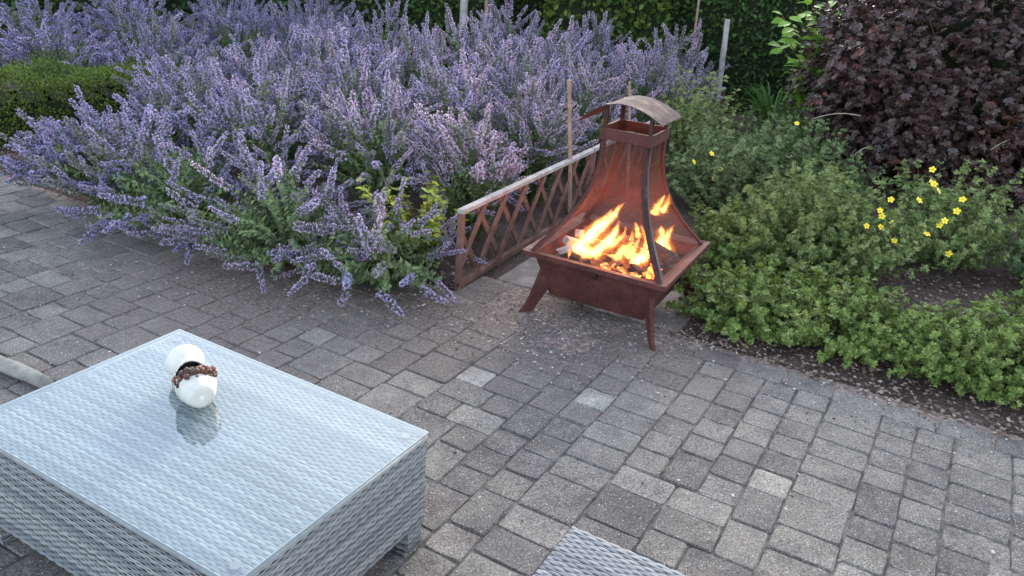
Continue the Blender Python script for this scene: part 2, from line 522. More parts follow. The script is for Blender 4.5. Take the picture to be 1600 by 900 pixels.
M['pole_wood'] = rough_mat('pole_wood', [(.3, (.17, .16, .135)), (.55, (.27, .255, .22)), (.75, (.36, .34, .3))], 18, .8, bump_s=.4, bump_scale=60)
M['ceramic'] = rough_mat('ceramic', [(.3, (.46, .42, .35)), (.48, (.58, .55, .49)), (.7, (.64, .62, .58))], 14, .45, bump_s=.12, bump_scale=40, spec=.5)
m, nt, p = new_mat('vase_inside')
p.inputs['Base Color'].default_value = (.05, .04, .035, 1); p.inputs['Roughness'].default_value = .9
M['vase_inside'] = m
M['berry'] = leaf_mat('berry', [(0, (.03, .014, .01)), (.4, (.09, .035, .022)), (.75, (.2, .075, .04)), (1, (.34, .22, .15))], .5, 0.0, spec=.4)

# ------------------------------------------------------------------ setting: frame of the paving
PA = R(-28.3)
UX = np.array([math.cos(PA), math.sin(PA)])
WX = np.array([-math.sin(PA), math.cos(PA)])


def ab(a, b):
    return UX * a + WX * b


def to_ab(x, y):
    return x * UX[0] + y * UX[1], x * WX[0] + y * WX[1]


UNIT = .0735
EDGE_R, A_STEP = 3.72, -2.22                    # the catmint bed comes forward left of A_STEP, and again left of A_STEP2
EDGE_M = EDGE_R - .147 - 2 * UNIT
EDGE_L = EDGE_M - 5 * UNIT
A_STEP2 = A_STEP - 16 * UNIT


def paved(a, b):
    return (b < EDGE_R) & ((a > A_STEP) | (b < EDGE_M)) & ((a > A_STEP2) | (b < EDGE_L))


# ground: one sheet to the horizon, finer round the beds, lower below the paving
xs = np.concatenate([[-600, -150, -40, -14], np.arange(-8, 8.01, .1), [14, 40, 150, 600]])
ys = np.concatenate([[-600, -150, -40, -8], np.arange(-3, 12.01, .1), [18, 40, 150, 600]])
X, Y = np.meshgrid(xs, ys)
A_, B_ = X * UX[0] + Y * UX[1], X * WX[0] + Y * WX[1]
Z = -.012 + .018 * np.sin(X * 3.1 + 1.7 * np.sin(Y * 2.3)) * np.cos(Y * 2.7 + np.sin(X * 1.9)) + rng.normal(size=X.shape) * .006
Z = np.where(paved(A_ - .06, B_ - .06) | paved(A_ + .06, B_ - .06), -.075, Z)
nx, ny = len(xs), len(ys)
idx = np.arange(nx * ny).reshape(ny, nx)
Fq = np.stack([idx[:-1, :-1], idx[:-1, 1:], idx[1:, 1:], idx[1:, :-1]], -1).reshape(-1, 4)
g_o = link('ground', np_mesh('ground', np.stack([X, Y, Z], -1).reshape(-1, 3), Fq, M['soil'], smooth=True))
tag(g_o, kind='structure')

# paving: a bed of dark jointing sand, and every paver on it
A0, A1, B0 = A_STEP - 96 * UNIT, A_STEP + 124 * UNIT, EDGE_R - .147 - 100 * UNIT
mb = MB()
z0 = -.008
for (a0, a1, b0, b1) in ((A0, A_STEP2, B0, EDGE_L - .004), (A_STEP2, A_STEP, B0, EDGE_M - .004), (A_STEP, A1, B0, EDGE_R - .004)):
    ps = [ab(a0, b0), ab(a1, b0), ab(a1, b1), ab(a0, b1)]
    mb.add([(p[0], p[1], z0) for p in ps], [(0, 1, 2, 3)])
paving = mb.build('paving', M['joint_sand'])
tag(paving, kind='structure')


def fill_pattern():
    """mixed-size paving (2x2, 3x2, 2x3, 3x3 units) filled from the bed edge towards the house"""
    top = EDGE_R - .147
    ncol = int(round((A1 - A0) / UNIT)); nrow = int(round((top - B0) / UNIT))
    occ = np.zeros((nrow + 4, ncol), bool)
    c1, c2 = int(round((A_STEP2 - A0) / UNIT)), int(round((A_STEP - A0) / UNIT))
    occ[:int(round((top - EDGE_M) / UNIT)), c1:c2] = True
    occ[:int(round((top - EDGE_L) / UNIT)), :c1] = True
    out = []
    for r in range(nrow):
        cidx = 0
        while cidx < ncol:
            if occ[r, cidx]:
                cidx += 1; continue
            run = 1
            while cidx + run < ncol and not occ[r, cidx + run]: run += 1
            if run <= 3: w = run
            elif run == 4: w = 2
            else: w = random.choice((2, 2, 3, 3, 3)) if run != 5 else random.choice((2, 3))
            h = random.choice((2, 2, 2, 3)) if w == 3 else random.choice((2, 2, 2, 3))
            occ[r:r + h, cidx:cidx + w] = True
            out.append((A0 + cidx * UNIT, top - (r + h) * UNIT, w, h))
            cidx += w
    return out


pavers = [(a, b, w * UNIT, h * UNIT) for (a, b, w, h) in fill_pattern()]
a = A_STEP
while a < A1:                                     # border course along the right-hand bed
    pavers.append((a, EDGE_R - .147, .2205, .147)); a += .2205

PAVER_MESH = {}


def paver_mesh(w, d, var):
    key = (round(w, 3), round(d, 3), var)
    if key in PAVER_MESH: return PAVER_MESH[key]
    rs = random.Random(hash(key) & 0xffff)
    g = .0022
    hw, hd = w / 2 - g, d / 2 - g
    c = .009
    pts = []
    for sx, sy, order in ((1, 1, 0), (-1, 1, 1), (-1, -1, 0), (1, -1, 1)):
        p1 = (sx * hw, sy * (hd - c)); p2 = (sx * (hw - c), sy * hd)
        pts += [p1, p2] if order == 0 else [p2, p1]
    # a wavering, tumbled outline with one extra point in each side
    full = []
    for i in range(8):
        p1, p2 = pts[i], pts[(i + 1) % 8]
        full.append(p1)
        if i % 2 == 1: full.append(((p1[0] + p2[0]) / 2, (p1[1] + p2[1]) / 2))
    j = lambda s: rs.uniform(-s, s)
    out = [(x + j(.0022), y + j(.0022)) for x, y in full]
    n = len(out)
    top = [(x - math.copysign(min(abs(x), .0045 + j(.0022)), x), y - math.copysign(min(abs(y), .0045 + j(.0022)), y), -.0003 + j(.0006)) for x, y in out]
    mid = [(x, y, -.0075 + j(.0015)) for x, y in out]
    bot = [(x, y, -.05) for x, y in out]
    vs = top + mid + bot + [(0, 0, .0008)]
    fs = [(i, (i + 1) % n, 3 * n) for i in range(n)]
    for L in (0, n):
        fs += [(L + n + i, L + n + (i + 1) % n, L + (i + 1) % n, L + i) for i in range(n)]
    me = bpy.data.meshes.new('paver')
    me.from_pydata(vs, [], fs); me.materials.append(M['paver']); me.update()
    PAVER_MESH[key] = me
    return me


def paver_colour(i, cx, cy):
    t = random.random()
    if t < .3: c = (.130, .114, .104)
    elif t < .72: c = (.158, .140, .124)
    elif t < .94: c = (.182, .163, .143)
    else: c = (.21, .19, .165)
    k = random.uniform(.88, 1.12)
    return tuple(v * k for v in c)


cen = np.array([[*ab(a + w / 2, b + d / 2), 0] for a, b, w, d in pavers])
pp = to_px(cen)
size = np.array([w * d for a, b, w, d in pavers]) / np.maximum(pp[:, 2], .1) ** 2
inside = (pp[:, 2] > .3) & (pp[:, 0] > -25) & (pp[:, 0] < 1625) & (pp[:, 1] > -10) & (pp[:, 1] < 925)


def in_poly(pt, poly):
    x, y = pt; r = False
    for (x0, y0), (x1, y1) in zip(poly, poly[1:] + poly[:1]):
        if (y0 > y) != (y1 > y) and x < (x1 - x0) * (y - y0) / (y1 - y0) + x0: r = not r
    return r


TABLE_PX = [(280, 515), (667, 675), (662, 845), (520, 900), (365, 930), (-61, 800), (-61, 661)]
hidden = np.array([in_poly(q[:2], TABLE_PX) or in_poly(q[:2], [(895, 822), (1065, 900), (835, 900)]) for q in pp])
score = np.where(inside & ~hidden, size, 0)
order = np.argsort(-score)
own = set(int(i) for i in order[:300] if score[i] > 0)
# the few strikingly pale small blocks
pale = {}
for px, py, col in ((737, 557, (.33, .31, .275)), (923, 622, (.32, .305, .27)), (505, 541, (.27, .255, .225)), (60, 620, (.34, .33, .3))):
    d = np.hypot(pp[:, 0] - px, pp[:, 1] - py) + np.where(size > 0, 0, 1e6) + np.array([40 if w > .15 or dd > .15 else 0 for a, b, w, dd in pavers])
    pale[int(np.argmin(d))] = col
bv, bf, bc, base = [], [], [], 0
for i, (a, b, w, d) in enumerate(pavers):
    col = pale.get(i) or paver_colour(i, *cen[i][:2])
    me = paver_mesh(w, d, i % 6)
    loc = Vector((cen[i][0] + random.uniform(-.003, .003), cen[i][1] + random.uniform(-.003, .003), random.uniform(-.004, .002)))
    rot = Matrix.Rotation(PA + random.uniform(-.02, .02), 4, 'Z') @ Matrix.Rotation(random.uniform(-.012, .012), 4, 'X') @ Matrix.Rotation(random.uniform(-.012, .012), 4, 'Y')
    if i in own:
        o = link('paver', me, paving)
        o.matrix_local = Matrix.Translation(loc) @ rot
        o.color = (*col, 1)
    else:
        mt = Matrix.Translation(loc) @ rot
        bv += [tuple(mt @ v_.co) for v_ in me.vertices]
        for pl in me.polygons:
            bf.append(tuple(base + k for k in pl.vertices))
        bc += [col] * len(me.vertices)
        base = len(bv)
me = bpy.data.meshes.new('far_pavers')
me.from_pydata(bv, [], bf); me.materials.append(M['paver_far'])
at_ = me.color_attributes.new('tint', 'FLOAT_COLOR', 'POINT')
at_.data.foreach_set('color', np.concatenate([np.array(bc), np.ones((len(bc), 1))], 1).ravel().astype(np.float32))
me.update()
tag(link('distant_paver', me, paving), kind='stuff')

# concrete flags below the fire pit
PIT_YAW = R(-26.47)
for s0, s1, t0, t1, dz in ((-.68, -.14, -.07, .47, .006), (-.13, .41, -.10, .44, .012)):
    o = MB()
    o.box((s0, t0, -.05), (s1, t1, dz))
    f = o.build('concrete_slab', M['concrete'], bevel=.008)
    f.location = (*PIT_C, 0); f.rotation_euler = (0, 0, PIT_YAW)
    tag(f, 'square pale concrete slab under the rusty fire pit, dusted with brown soil ' + ('beside the lattice fence' if s0 < -.5 else 'beside the green ground cover'), 'slab', 'concrete slabs under the fire pit')


# ------------------------------------------------------------------ fire pit
pit = thing('fire_pit', 'rusty square steel fire pit with mesh sides and curved roof, fire burning inside', 'fire pit', (*PIT_C, 0), PIT_YAW)
ZR, HR = .352, .385
CORN = ((-1, -1), (1, -1), (1, 1), (-1, 1))


def frustum(mb, h0, z0_, h1, z1_, th=.006):
    vs = [(sx * h0, sy * h0, z0_) for sx, sy in CORN] + [(sx * h1, sy * h1, z1_) for sx, sy in CORN]
    vi = [(sx * (h0 - th), sy * (h0 - th), z0_) for sx, sy in CORN] + [(sx * (h1 - th), sy * (h1 - th), z1_) for sx, sy in CORN]
    fs = []
    for k in range(4):
        n = (k + 1) % 4
        fs += [(k, n, 4 + n, 4 + k), (8 + n, 8 + k, 12 + k, 12 + n), (k, 8 + k, 8 + n, n), (4 + n, 12 + n, 12 + k, 4 + k)]
    mb.add(vs + vi, fs)


mb = MB()
frustum(mb, .262, .092, .338, .335)
mb.box((-.26, -.26, .090), (.26, .26, .1))
bowl = mb.build('bowl', M['rust'], pit)
mb = MB()
mb.box((-.012, -.345, .272), (.012, -.325, .318))
mb.tube([(0, -.35, .285), (0, -.362, .285)], .007, 8)
mb.build('latch', M['rust_dark'], bowl)
# flat rim with a turned-down lip
mb = MB()
for k in range(4):
    Mz = Matrix.Rotation(k * math.pi / 2, 4, 'Z')
    mb.add([Mz @ Vector(v_) for v_ in ((-HR, -HR, ZR), (HR, -HR, ZR), (.325, -.325, ZR - .012), (-.325, -.325, ZR - .012),
                                      (-HR, -HR, ZR - .026), (HR, -HR, ZR - .026), (.33, -.33, ZR - .03), (-.33, -.33, ZR - .03))],
           [(0, 1, 2, 3), (4, 5, 1, 0), (7, 6, 5, 4), (3, 2, 6, 7)])
mb.build('rim', M['rust'], pit)


def flare(z):
    t_ = min(max((z - ZR) / (.955 - ZR), 0), 1)
    return .128 + (.352 - .128) * (1 - t_) ** 2.15 - .012 * math.sin(math.pi * t_)


zs = [ZR - .008 + (0.957 - ZR + .008) * i / 14 for i in range(15)]
for k, (sx, sy) in enumerate(CORN):
    mb = MB()
    wd, th = .03, .007
    for axis in (0, 1):               # L-profile bar: one flange on each side of the corner
        vs = []
        for z in zs:
            h = flare(z)
            o0 = np.array([sx * (h + .004), sy * (h + .004)])
            dvec = np.array([-sx, 0]) if axis == 0 else np.array([0, -sy])
            nvec = np.array([0, -sy]) if axis == 0 else np.array([-sx, 0])
            for q in (o0, o0 + dvec * wd, o0 + dvec * wd + nvec * th, o0 + nvec * th):
                vs.append((q[0], q[1], z))
        fs = []
        for i in range(len(zs) - 1):
            for q in range(4):
                fs.append((i * 4 + q, i * 4 + (q + 1) % 4, i * 4 + 4 + (q + 1) % 4, i * 4 + 4 + q))
        fs += [(0, 1, 2, 3), tuple(len(vs) - 4 + q for q in range(4))]
        mb.add(vs, fs, axis)
    mb.build('corner_bar', [M['rust_dark'], M['bare_steel']] if k == 1 else [M['rust'], M['rust']], pit)
for k in range(4):
    mb = MB()
    Mz = Matrix.Rotation(k * math.pi / 2, 4, 'Z')
    vs = []
    for z in zs:
        h = flare(z) - .006
        vs += [Mz @ Vector((-h, -h, z)), Mz @ Vector((h, -h, z))]
    mb.add(vs, [(2 * i, 2 * i + 1, 2 * i + 3, 2 * i + 2) for i in range(len(zs) - 1)])
    mb.build('mesh_panel', M['screen'], pit)
mb = MB()
frustum(mb, .137, .93, .133, .985, .006)
mb.build('top_frame', M['rust'], pit)
for sx, sy in CORN:
    mb = MB()
    mb.box((sx * .118 - .009, sy * .118 - .009, .94), (sx * .118 + .009, sy * .118 + .009, 1.078 if sx > 0 else 1.1))
    mb.build('roof_post', M['rust_dark'], pit)
vs, n = [], 18
for i in range(n + 1):
    s = -1 + 2 * i / n
    z = 1.116 - (.07 if s > 0 else .118) * s * s
    for t_, dz in ((-.15, 0), (.15, 0), (.15, -.004), (-.15, -.004)):
        vs.append((s * (.215 if s > 0 else .22) - .035, t_, z + dz))
fs = [(i * 4 + q, i * 4 + 4 + q, i * 4 + 4 + (q + 1) % 4, i * 4 + (q + 1) % 4) for i in range(n) for q in range(4)] + [(0, 1, 2, 3), (n * 4 + 3, n * 4 + 2, n * 4 + 1, n * 4)]
MB().add(vs, fs).build('roof_plate', M['roof_steel'], pit, smooth=False)
# legs: horn-shaped plates standing out from the four corners
for k, (sx, sy) in enumerate(CORN):
    ra = math.atan2(sy, sx)
    prof_o = [(.345, .30), (.40, .285), (.428, .25), (.448, .19), (.470, .12), (.498, .05), (.535, -.002)]
    prof_i = [(.31, .30), (.315, .255), (.345, .20), (.372, .15), (.402, .1), (.432, .05), (.462, -.002)]
    if k == 1: prof_i = [(r_o - .075 + .035 * i / 6, z) for i, (r_o, z) in enumerate(prof_o)]
    th = .011
    er, et = np.array([math.cos(ra), math.sin(ra)]), np.array([-math.sin(ra), math.cos(ra)])
    vs = []
    for (ro, zo), (ri, zi) in zip(prof_o, prof_i):
        for r_c, zc in ((ro, zo), (ri, zi)):
            for sg in (-1, 1):
                q = er * r_c + et * sg * th * (1.6 - .8 * (1 - zc / .3))
                vs.append((q[0], q[1], zc))
    fs = []
    for i in range(len(prof_o) - 1):
        a0, b0 = i * 4, i * 4 + 4
        fs += [(a0, a0 + 1, b0 + 1, b0), (a0 + 1, a0 + 3, b0 + 3, b0 + 1), (a0 + 3, a0 + 2, b0 + 2, b0 + 3), (a0 + 2, a0, b0, b0 + 2)]
    fs += [(0, 2, 3, 1), (len(vs) - 4, len(vs) - 3, len(vs) - 1, len(vs) - 2)]
    MB().add(vs, fs).build('leg', M['rust'], pit, bevel=.003)

# bed of burnt wood
def chunk(name, loc, size, rz, mat, label, group):
    mb = MB()
    pts = [Vector((sx * size[0] / 2 * random.uniform(.7, 1.1), sy * size[1] / 2 * random.uniform(.7, 1.1), sz * size[2] / 2 * random.uniform(.7, 1.1)))
           for sx in (-1, 1) for sy in (-1, 1) for sz in (-1, 1)]
    mb.add(pts, [(0, 1, 3, 2), (4, 6, 7, 5), (0, 4, 5, 1), (2, 3, 7, 6), (0, 2, 6, 4), (1, 5, 7, 3)])
    o = mb.build(name, mat, bevel=.004)
    o.location = Vector([float(c_) for c_ in loc]); o.rotation_euler = (random.uniform(-.4, .4), random.uniform(-.4, .4), rz)
    return tag(o, label, 'firewood', group)


cp, sp_ = math.cos(PIT_YAW), math.sin(PIT_YAW)


def pit_xy(s, t):
    return np.array([PIT_C[0] + cp * s - sp_ * t, PIT_C[1] + sp_ * s + cp * t])


def pit_px(px, py, z):
    return at(px, py, z)


mb = MB()
mb.box((-.29, -.29, .24), (.29, .29, .285))
ash = mb.build('ash_bed', M['char'])
ash.location = (*PIT_C, 0); ash.rotation_euler = (0, 0, PIT_YAW)
tag(ash, 'dark bed of ash and cinders filling the bowl of the fire pit', 'ash', kind=None)
for px, py, sx, sy, sz, rz in ((893, 378, .09, .05, .05, .5), (884, 390, .10, .06, .03, .1), (905, 365, .06, .035, .05, 1.0), (915, 392, .07, .05, .03, .3)):
    chunk('ash_log', at(px, py, .335), (sx, sy, sz), rz, M['ash_wood'], 'pale grey ash-covered piece of wood at the left of the flames', 'ash-covered wood in the fire pit')
random.seed(21)
for i in range(46):
    s, t_ = random.uniform(-.22, .27), random.uniform(-.26, .22)
    xy = pit_xy(s, t_)
    mt = M['ember'] if random.random() < .4 else M['char']
    chunk('ember', (*xy, random.uniform(.285, .318)), (random.uniform(.04, .09), random.uniform(.025, .05), random.uniform(.02, .045)), random.uniform(0, 3), mt,
          'charred chunk of wood glowing among the embers in the fire bowl', 'charred chunks in the fire bowl')
for px, py in ((960, 372), (995, 385), (935, 385), (1035, 395)):
    xy = at(px, py, .345)
    chunk('charred_log', xy, (.2, .055, .05), random.uniform(-.6, .6), M['char'], 'blackened log lying across the embers under the flames', 'blackened logs in the fire bowl')

# flames: glowing gas volumes
fire = thing('fire', 'bright orange and yellow flames leaping from the embers in the fire pit', 'fire', (*PIT_C, .3))


def flame(pts, rad, squash=.6, seed=0):
    rs = random.Random(seed)
    P = [Vector([float(c_) for c_ in q]) - Vector((*PIT_C, .3)) for q in pts]
    n = 14
    path, rr = [], []
    for i in range(n + 1):
        u = i / n * (len(P) - 1); k = min(int(u), len(P) - 2); f_ = u - k
        p0, p1, p2, p3 = P[max(k - 1, 0)], P[k], P[k + 1], P[min(k + 2, len(P) - 1)]
        q = .5 * ((2 * p1) + (-p0 + p2) * f_ + (2 * p0 - 5 * p1 + 4 * p2 - p3) * f_ ** 2 + (-p0 + 3 * p1 - 3 * p2 + p3) * f_ ** 3)
        path.append(q)
        x = i / n
        rr.append(1.35 * rad * min(1, .55 + 3 * x) * (1 - x) ** .8 * rs.uniform(.7, 1.25) + .0008)
    mb = MB().tube(path, rr, 9, sq=squash)
    jr = [r_c for r_c in rr for _ in range(9)]
    mb.v = [(x + rs.uniform(-.12, .12) * r_c, y + rs.uniform(-.12, .12) * r_c, z + rs.uniform(-.2, .2) * r_c) for (x, y, z), r_c in zip(mb.v, jr)]
    mb.build('flame', M['flame'], fire, smooth=True)
    MB().tube(path, [r_c * 1.55 + .004 for r_c in rr], 9, sq=min(1, squash * 1.2)).build('flame', M['flame_edge'], fire, smooth=True)


def fpath(base, *rest, z0_=.32):
    b0 = at(base[0], base[1], z0_)
    return [b0] + [at_y(px, py, b0[1] + .01 * i) for i, (px, py) in enumerate(rest)]


FL = [(((905, 396), (918, 372), (945, 348), (976, 316)), .05, .6), (((912, 392), (930, 362), (958, 340), (968, 318)), .042, .6),
      (((922, 396), (950, 378), (962, 360), (968, 343)), .042, .6), (((903, 398), (906, 385), (912, 372)), .03, .8), (((935, 388), (955, 372), (966, 350)), .035, .6),
      (((918, 402), (914, 390), (922, 376)), .028, .8), (((962, 406), (972, 392), (986, 380), (988, 358)), .032, .6), (((978, 402), (990, 388), (1000, 372)), .036, .7),
      (((990, 410), (1006, 396), (1010, 378), (1001, 350)), .036, .7), (((985, 412), (1000, 404), (1014, 392)), .03, .7), (((1030, 396), (1034, 378), (1033, 352)), .045, .8),
      (((1038, 380), (1046, 362), (1054, 350)), .02, .7), (((1022, 335), (1028, 322), (1040, 304)), .032, .5), (((1034, 332), (1042, 318), (1046, 303)), .022, .5),
      (((998, 372), (995, 356), (992, 346)), .018, .7), (((928, 400), (938, 388), (944, 376)), .03, .8), 
      (((946, 392), (962, 378), (975, 366), (978, 352)), .024, .6), (((910, 384), (932, 352), (950, 336), (956, 326)), .03, .5), (((1000, 408), (1012, 398), (1018, 384)), .026, .8),
      (((1026, 388), (1040, 372), (1044, 358)), .03, .6)]
for i, (ps, rad, sq) in enumerate(FL):
    if i in (12, 13):      # a tongue that has broken away above the rest
        flame([at_y(px, py, 4.02) for px, py in ps], rad, sq, i)
    else:
        flame(fpath(*ps), rad, sq, i)
ld = bpy.data.lights.new('fire_light', 'POINT')
ld.energy = 2.6; ld.color = (1, .2, .05); ld.shadow_soft_size = .09
lo = link('fire_light', ld, fire)
lo.location = (0, .03, .12)

# ------------------------------------------------------------------ lattice fence
FA, FB = np.array([-.305, 4.13]), np.array([2.09, 8.93])
FD = (FB - FA) / np.linalg.norm(FB - FA)
FANG = math.atan2(FD[1], FD[0])
FLEN = np.linalg.norm(FB - FA)
PLEN = FLEN / 3
FH = .46
where = ('beside the fire pit', 'behind the fire pit roof', 'at the far end by the leaning stake')
for pi in range(3):
    org = FA + FD * PLEN * pi
    fen = thing('lattice_fence', 'low weathered wooden lattice fence panel ' + where[pi], 'fence', (*org, 0), FANG, 'lattice fence panels')
    Lp = PLEN - .012
    MB().box((0, -.02, FH - .02), (Lp, .02, FH + .006)).build('top_rail', M['grey_wood'], fen, bevel=.004)
    MB().box((0, -.016, .012), (Lp, .016, .045)).build('bottom_rail', M['old_wood'], fen, bevel=.003)
    for x in (.0, Lp - .028):
        MB().box((x, -.0175, -.03), (x + .028, .0175, FH - .0205)).build('post', M['old_wood'], fen, bevel=.003)
    h_in = FH - .025 - .04
    stepx = .25
    for sgn in (1, -1):
        x = -h_in * .78
        while x < Lp:
            # slat runs from the bottom to the top rail, cut at the posts
            t0, t1 = 0.0, 1.0
            run = h_in * .78
            xa, xb = (x, x + run) if sgn > 0 else (x + run, x)
            lo_, hi_ = .02, Lp - .02
            ts = sorted(((lo_ - xa) / (xb - xa), (hi_ - xa) / (xb - xa)))
            t0, t1 = max(0, ts[0]), min(1, ts[1])
            if t1 - t0 > .12:
                p0 = Vector((xa + (xb - xa) * t0, 0, .035 + h_in * t0)); p1 = Vector((xa + (xb - xa) * t1, 0, .035 + h_in * t1))
                d = (p1 - p0); Ls = d.length
                ang = math.atan2(d.z, d.x)
                Mx = Matrix.Translation(p0) @ Matrix.Rotation(-ang, 4, 'Y')
                yo = -.0135 if sgn > 0 else .0015
                MB().box((-.012, yo, -.0175), (Ls + .012, yo + .0115, .0175), Mx).build('slat', M['old_wood'], fen)
            x += stepx


def fence_at_px(px):
    best = min(np.linspace(0, FLEN, 600), key=lambda s: abs(to_px(np.array([[*(FA + FD * s), .3]]))[0, 0] - px))
    return FA + FD * best


nrm = np.array([FD[1], -FD[0]])
def stake(px_top, py_top, base, lean, w, mat, label):
    y = base[1]
    top = at_y(px_top, py_top, y + lean)
    b = Vector((base[0], base[1], -.08)); tp = Vector([float(c_) for c_ in top])
    mb = MB()
    mb.tube([b, b.lerp(tp, .5) + Vector((.006, 0, 0)), tp], [w * 1.05, w, w * .93], 4, sq=.8)
    o = mb.build('garden_stake', mat, bevel=.003)
    return tag(o, label, 'stake', 'stakes along the lattice fence')


stake(889, 125, fence_at_px(890) - nrm * .036 + nrm * .08, 0, .02, M['stake_wood'], 'brown wooden stake rising from the lattice fence left of the fire pit roof')
stake(984, 128, fence_at_px(980) + nrm * .05, 0, .018, M['stake_wood'], 'slim tan wooden stake rising behind the curved fire pit roof')
stake(1137, 30, fence_at_px(1112) + nrm * .055, .02, .034, M['grey_wood'], 'grey split wooden stake leaning at the far end of the lattice fence')
stake(1094, -15, at_y(1087, 60, 9.3)[:2], 0, .017, M['stake_wood'], 'thin brown stake among the catmint before the dark hedge')

# ------------------------------------------------------------------ wicker furniture
def weave(org, ex, ey, L, Hh, px_=.021, py_=.0098, amp=.0011):
    """strands along ex woven over stakes along ey; returns V, F (quads) of strands, of stakes"""
    ex, ey = np.array(ex, float), np.array(ey, float)
    nz = np.cross(ex, ey)
    nr = max(int(round(Hh / py_)), 1); py_ = Hh / nr
    ns = int(round(L / px_)); px_ = L / ns
    xs_ = np.linspace(0, L, ns * 4 + 1)
    prof = np.array([(-.5, -.0007), (0, .0006), (.5, -.0007)])
    V = np.zeros((nr, len(xs_), 3, 3))
    jit = rng.normal(size=nr) * .0006
    for j in range(nr):
        zoff = amp * np.cos(math.pi * xs_ / px_ + math.pi * (j % 2))
        yc = (j + .5) * py_ + jit[j] + rng.normal(size=len(xs_)) * .00025
        dip = ((1 - np.cos(math.pi * xs_ / px_ + math.pi * (j % 2))) / 2) ** 2
        for q, (o, dz) in enumerate(prof):
            o = o * (1 - .24 * dip)
            V[j, :, q, :] = np.array(org) + xs_[:, None] * ex + (yc + o * py_)[:, None] * ey + (zoff + dz)[:, None] * nz
    n1, n2 = len(xs_), 3
    idx_ = np.arange(nr * n1 * n2).reshape(nr, n1, n2)
    Fq_ = np.stack([idx_[:, :-1, :-1], idx_[:, 1:, :-1], idx_[:, 1:, 1:], idx_[:, :-1, 1:]], -1).reshape(-1, 4)
    # break each strand every so often so that the colour changes along it
    return V.reshape(-1, 3), Fq_


def wicker_box(parent, L, D, zt, zb, leg=.075, edge=True):
    """woven box with origin at a corner, x along L, y along D"""
    top = weave((0, 0, zt), (1, 0, 0), (0, 1, 0), L, D)
    V, Fc = top
    link('woven_top', np_mesh('woven_top', V, Fc, M['wicker'], smooth=False), parent)
    for org, ex, ln in (((0, 0, zb), (1, 0, 0), L), ((L, 0, zb), (0, 1, 0), D), ((L, D, zb), (-1, 0, 0), L), ((0, D, zb), (0, -1, 0), D)):
        V, Fc = weave(org, ex, (0, 0, 1), ln, zt - zb - .002)
        link('woven_side', np_mesh('woven_side', V, Fc, M['wicker']), parent)
    e = .006
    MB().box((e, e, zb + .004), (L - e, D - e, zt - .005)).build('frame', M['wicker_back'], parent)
    mbr = MB()
    rr_ = .0062
    for p0, p1 in (((0, 0), (L, 0)), ((L, 0), (L, D)), ((L, D), (0, D)), ((0, D), (0, 0))):
        mbr.tube([(p0[0], p0[1], zt - .003), (p1[0], p1[1], zt - .003)], rr_, 8)
    if edge: mbr.build('edge_strand', M['wicker_edge'], parent, smooth=True)
    for lx in (0.004, L - leg - .004):
        for ly in (0.004, D - leg - .004):
            parts = []
            for org, ex, ln in (((0, 0, 0), (1, 0, 0), leg), ((leg, 0, 0), (0, 1, 0), leg), ((leg, leg, 0), (-1, 0, 0), leg), ((0, leg, 0), (0, -1, 0), leg)):
                parts.append(weave((org[0] + lx, org[1] + ly, 0.004), ex, (0, 0, 1), ln, zb - .002))
            V, Fc = join_vf(parts)
            lg = link('leg', np_mesh('leg', V, Fc, M['wicker']), parent)
            MB().box((lx + .006, ly + .006, 0.002), (lx + leg - .006, ly + leg - .006, zb + .003)).build('foot', M['wicker_back'], lg)


TB_Z = .42
tA, tB, tC, tD = [at(*q, TB_Z)[:2] for q in ((280, 515), (667, 675), (365, 910), (-61, 661))]
t_ang = math.atan2(*(tB - tA)[::-1])
TL = (np.linalg.norm(tB - tA) + np.linalg.norm(tC - tD)) / 2
TD = (np.linalg.norm(tA - tD) + np.linalg.norm(tB - tC)) / 2
table = thing('coffee_table', 'grey woven wicker coffee table with a glass top, white vase on it', 'table', (*tD, 0), t_ang)
wicker_box(table, TL, TD, TB_Z - .014, .085)
gls = MB().box((-.004, -.004, TB_Z - .007), (TL + .004, TD + .004, TB_Z)).build('glass_top', M['glass'], table)
mb = MB()
for p0, p1 in (((-.0045, -.0045), (TL + .0045, -.0025)), ((TL + .0025, -.0025), (TL + .0045, TD + .0025)), ((-.0045, TD + .0025), (TL + .0045, TD + .0045)), ((-.0045, -.0025), (-.0025, TD + .0025))):
    mb.box((*p0, TB_Z - .0066), (*p1, TB_Z - .0006))
mb.build('glass_edge', M['glass_edge'], gls)
for x, y in ((.045, .045), (TL - .045, .045), (TL - .045, TD - .045), (.045, TD - .045)):
    MB().tube([(x, y, TB_Z - .0135), (x, y, TB_Z - .0072)], .014, 16).build('glass_pad', M['pad'], table)

sc = at(895, 822, .42)[:2]
SO = sc - .56 * np.array([-math.sin(t_ang), math.cos(t_ang)])
stool = thing('wicker_stool', 'grey woven wicker footstool without glass, standing on the bare pavers', 'stool', (*SO, 0), t_ang)
wicker_box(stool, .56, .56, .42, .085, edge=False)

# weathered pole
p0, p1 = at(-190, 482, .031), at(74, 600, .031)
mb = MB()
n = 12
pts = [p0 + (p1 - p0) * i / n + np.array([0, 0, .004 * math.sin(i * 1.3)]) for i in range(n + 1)]
mb.tube(pts, [.031 + .002 * math.sin(i * 2.1) for i in range(n)] + [.028], 14)
tag(mb.build('wooden_pole', M['pole_wood'], smooth=True), 'pale weathered round pole lying on the pavers beside the wicker table', 'pole')

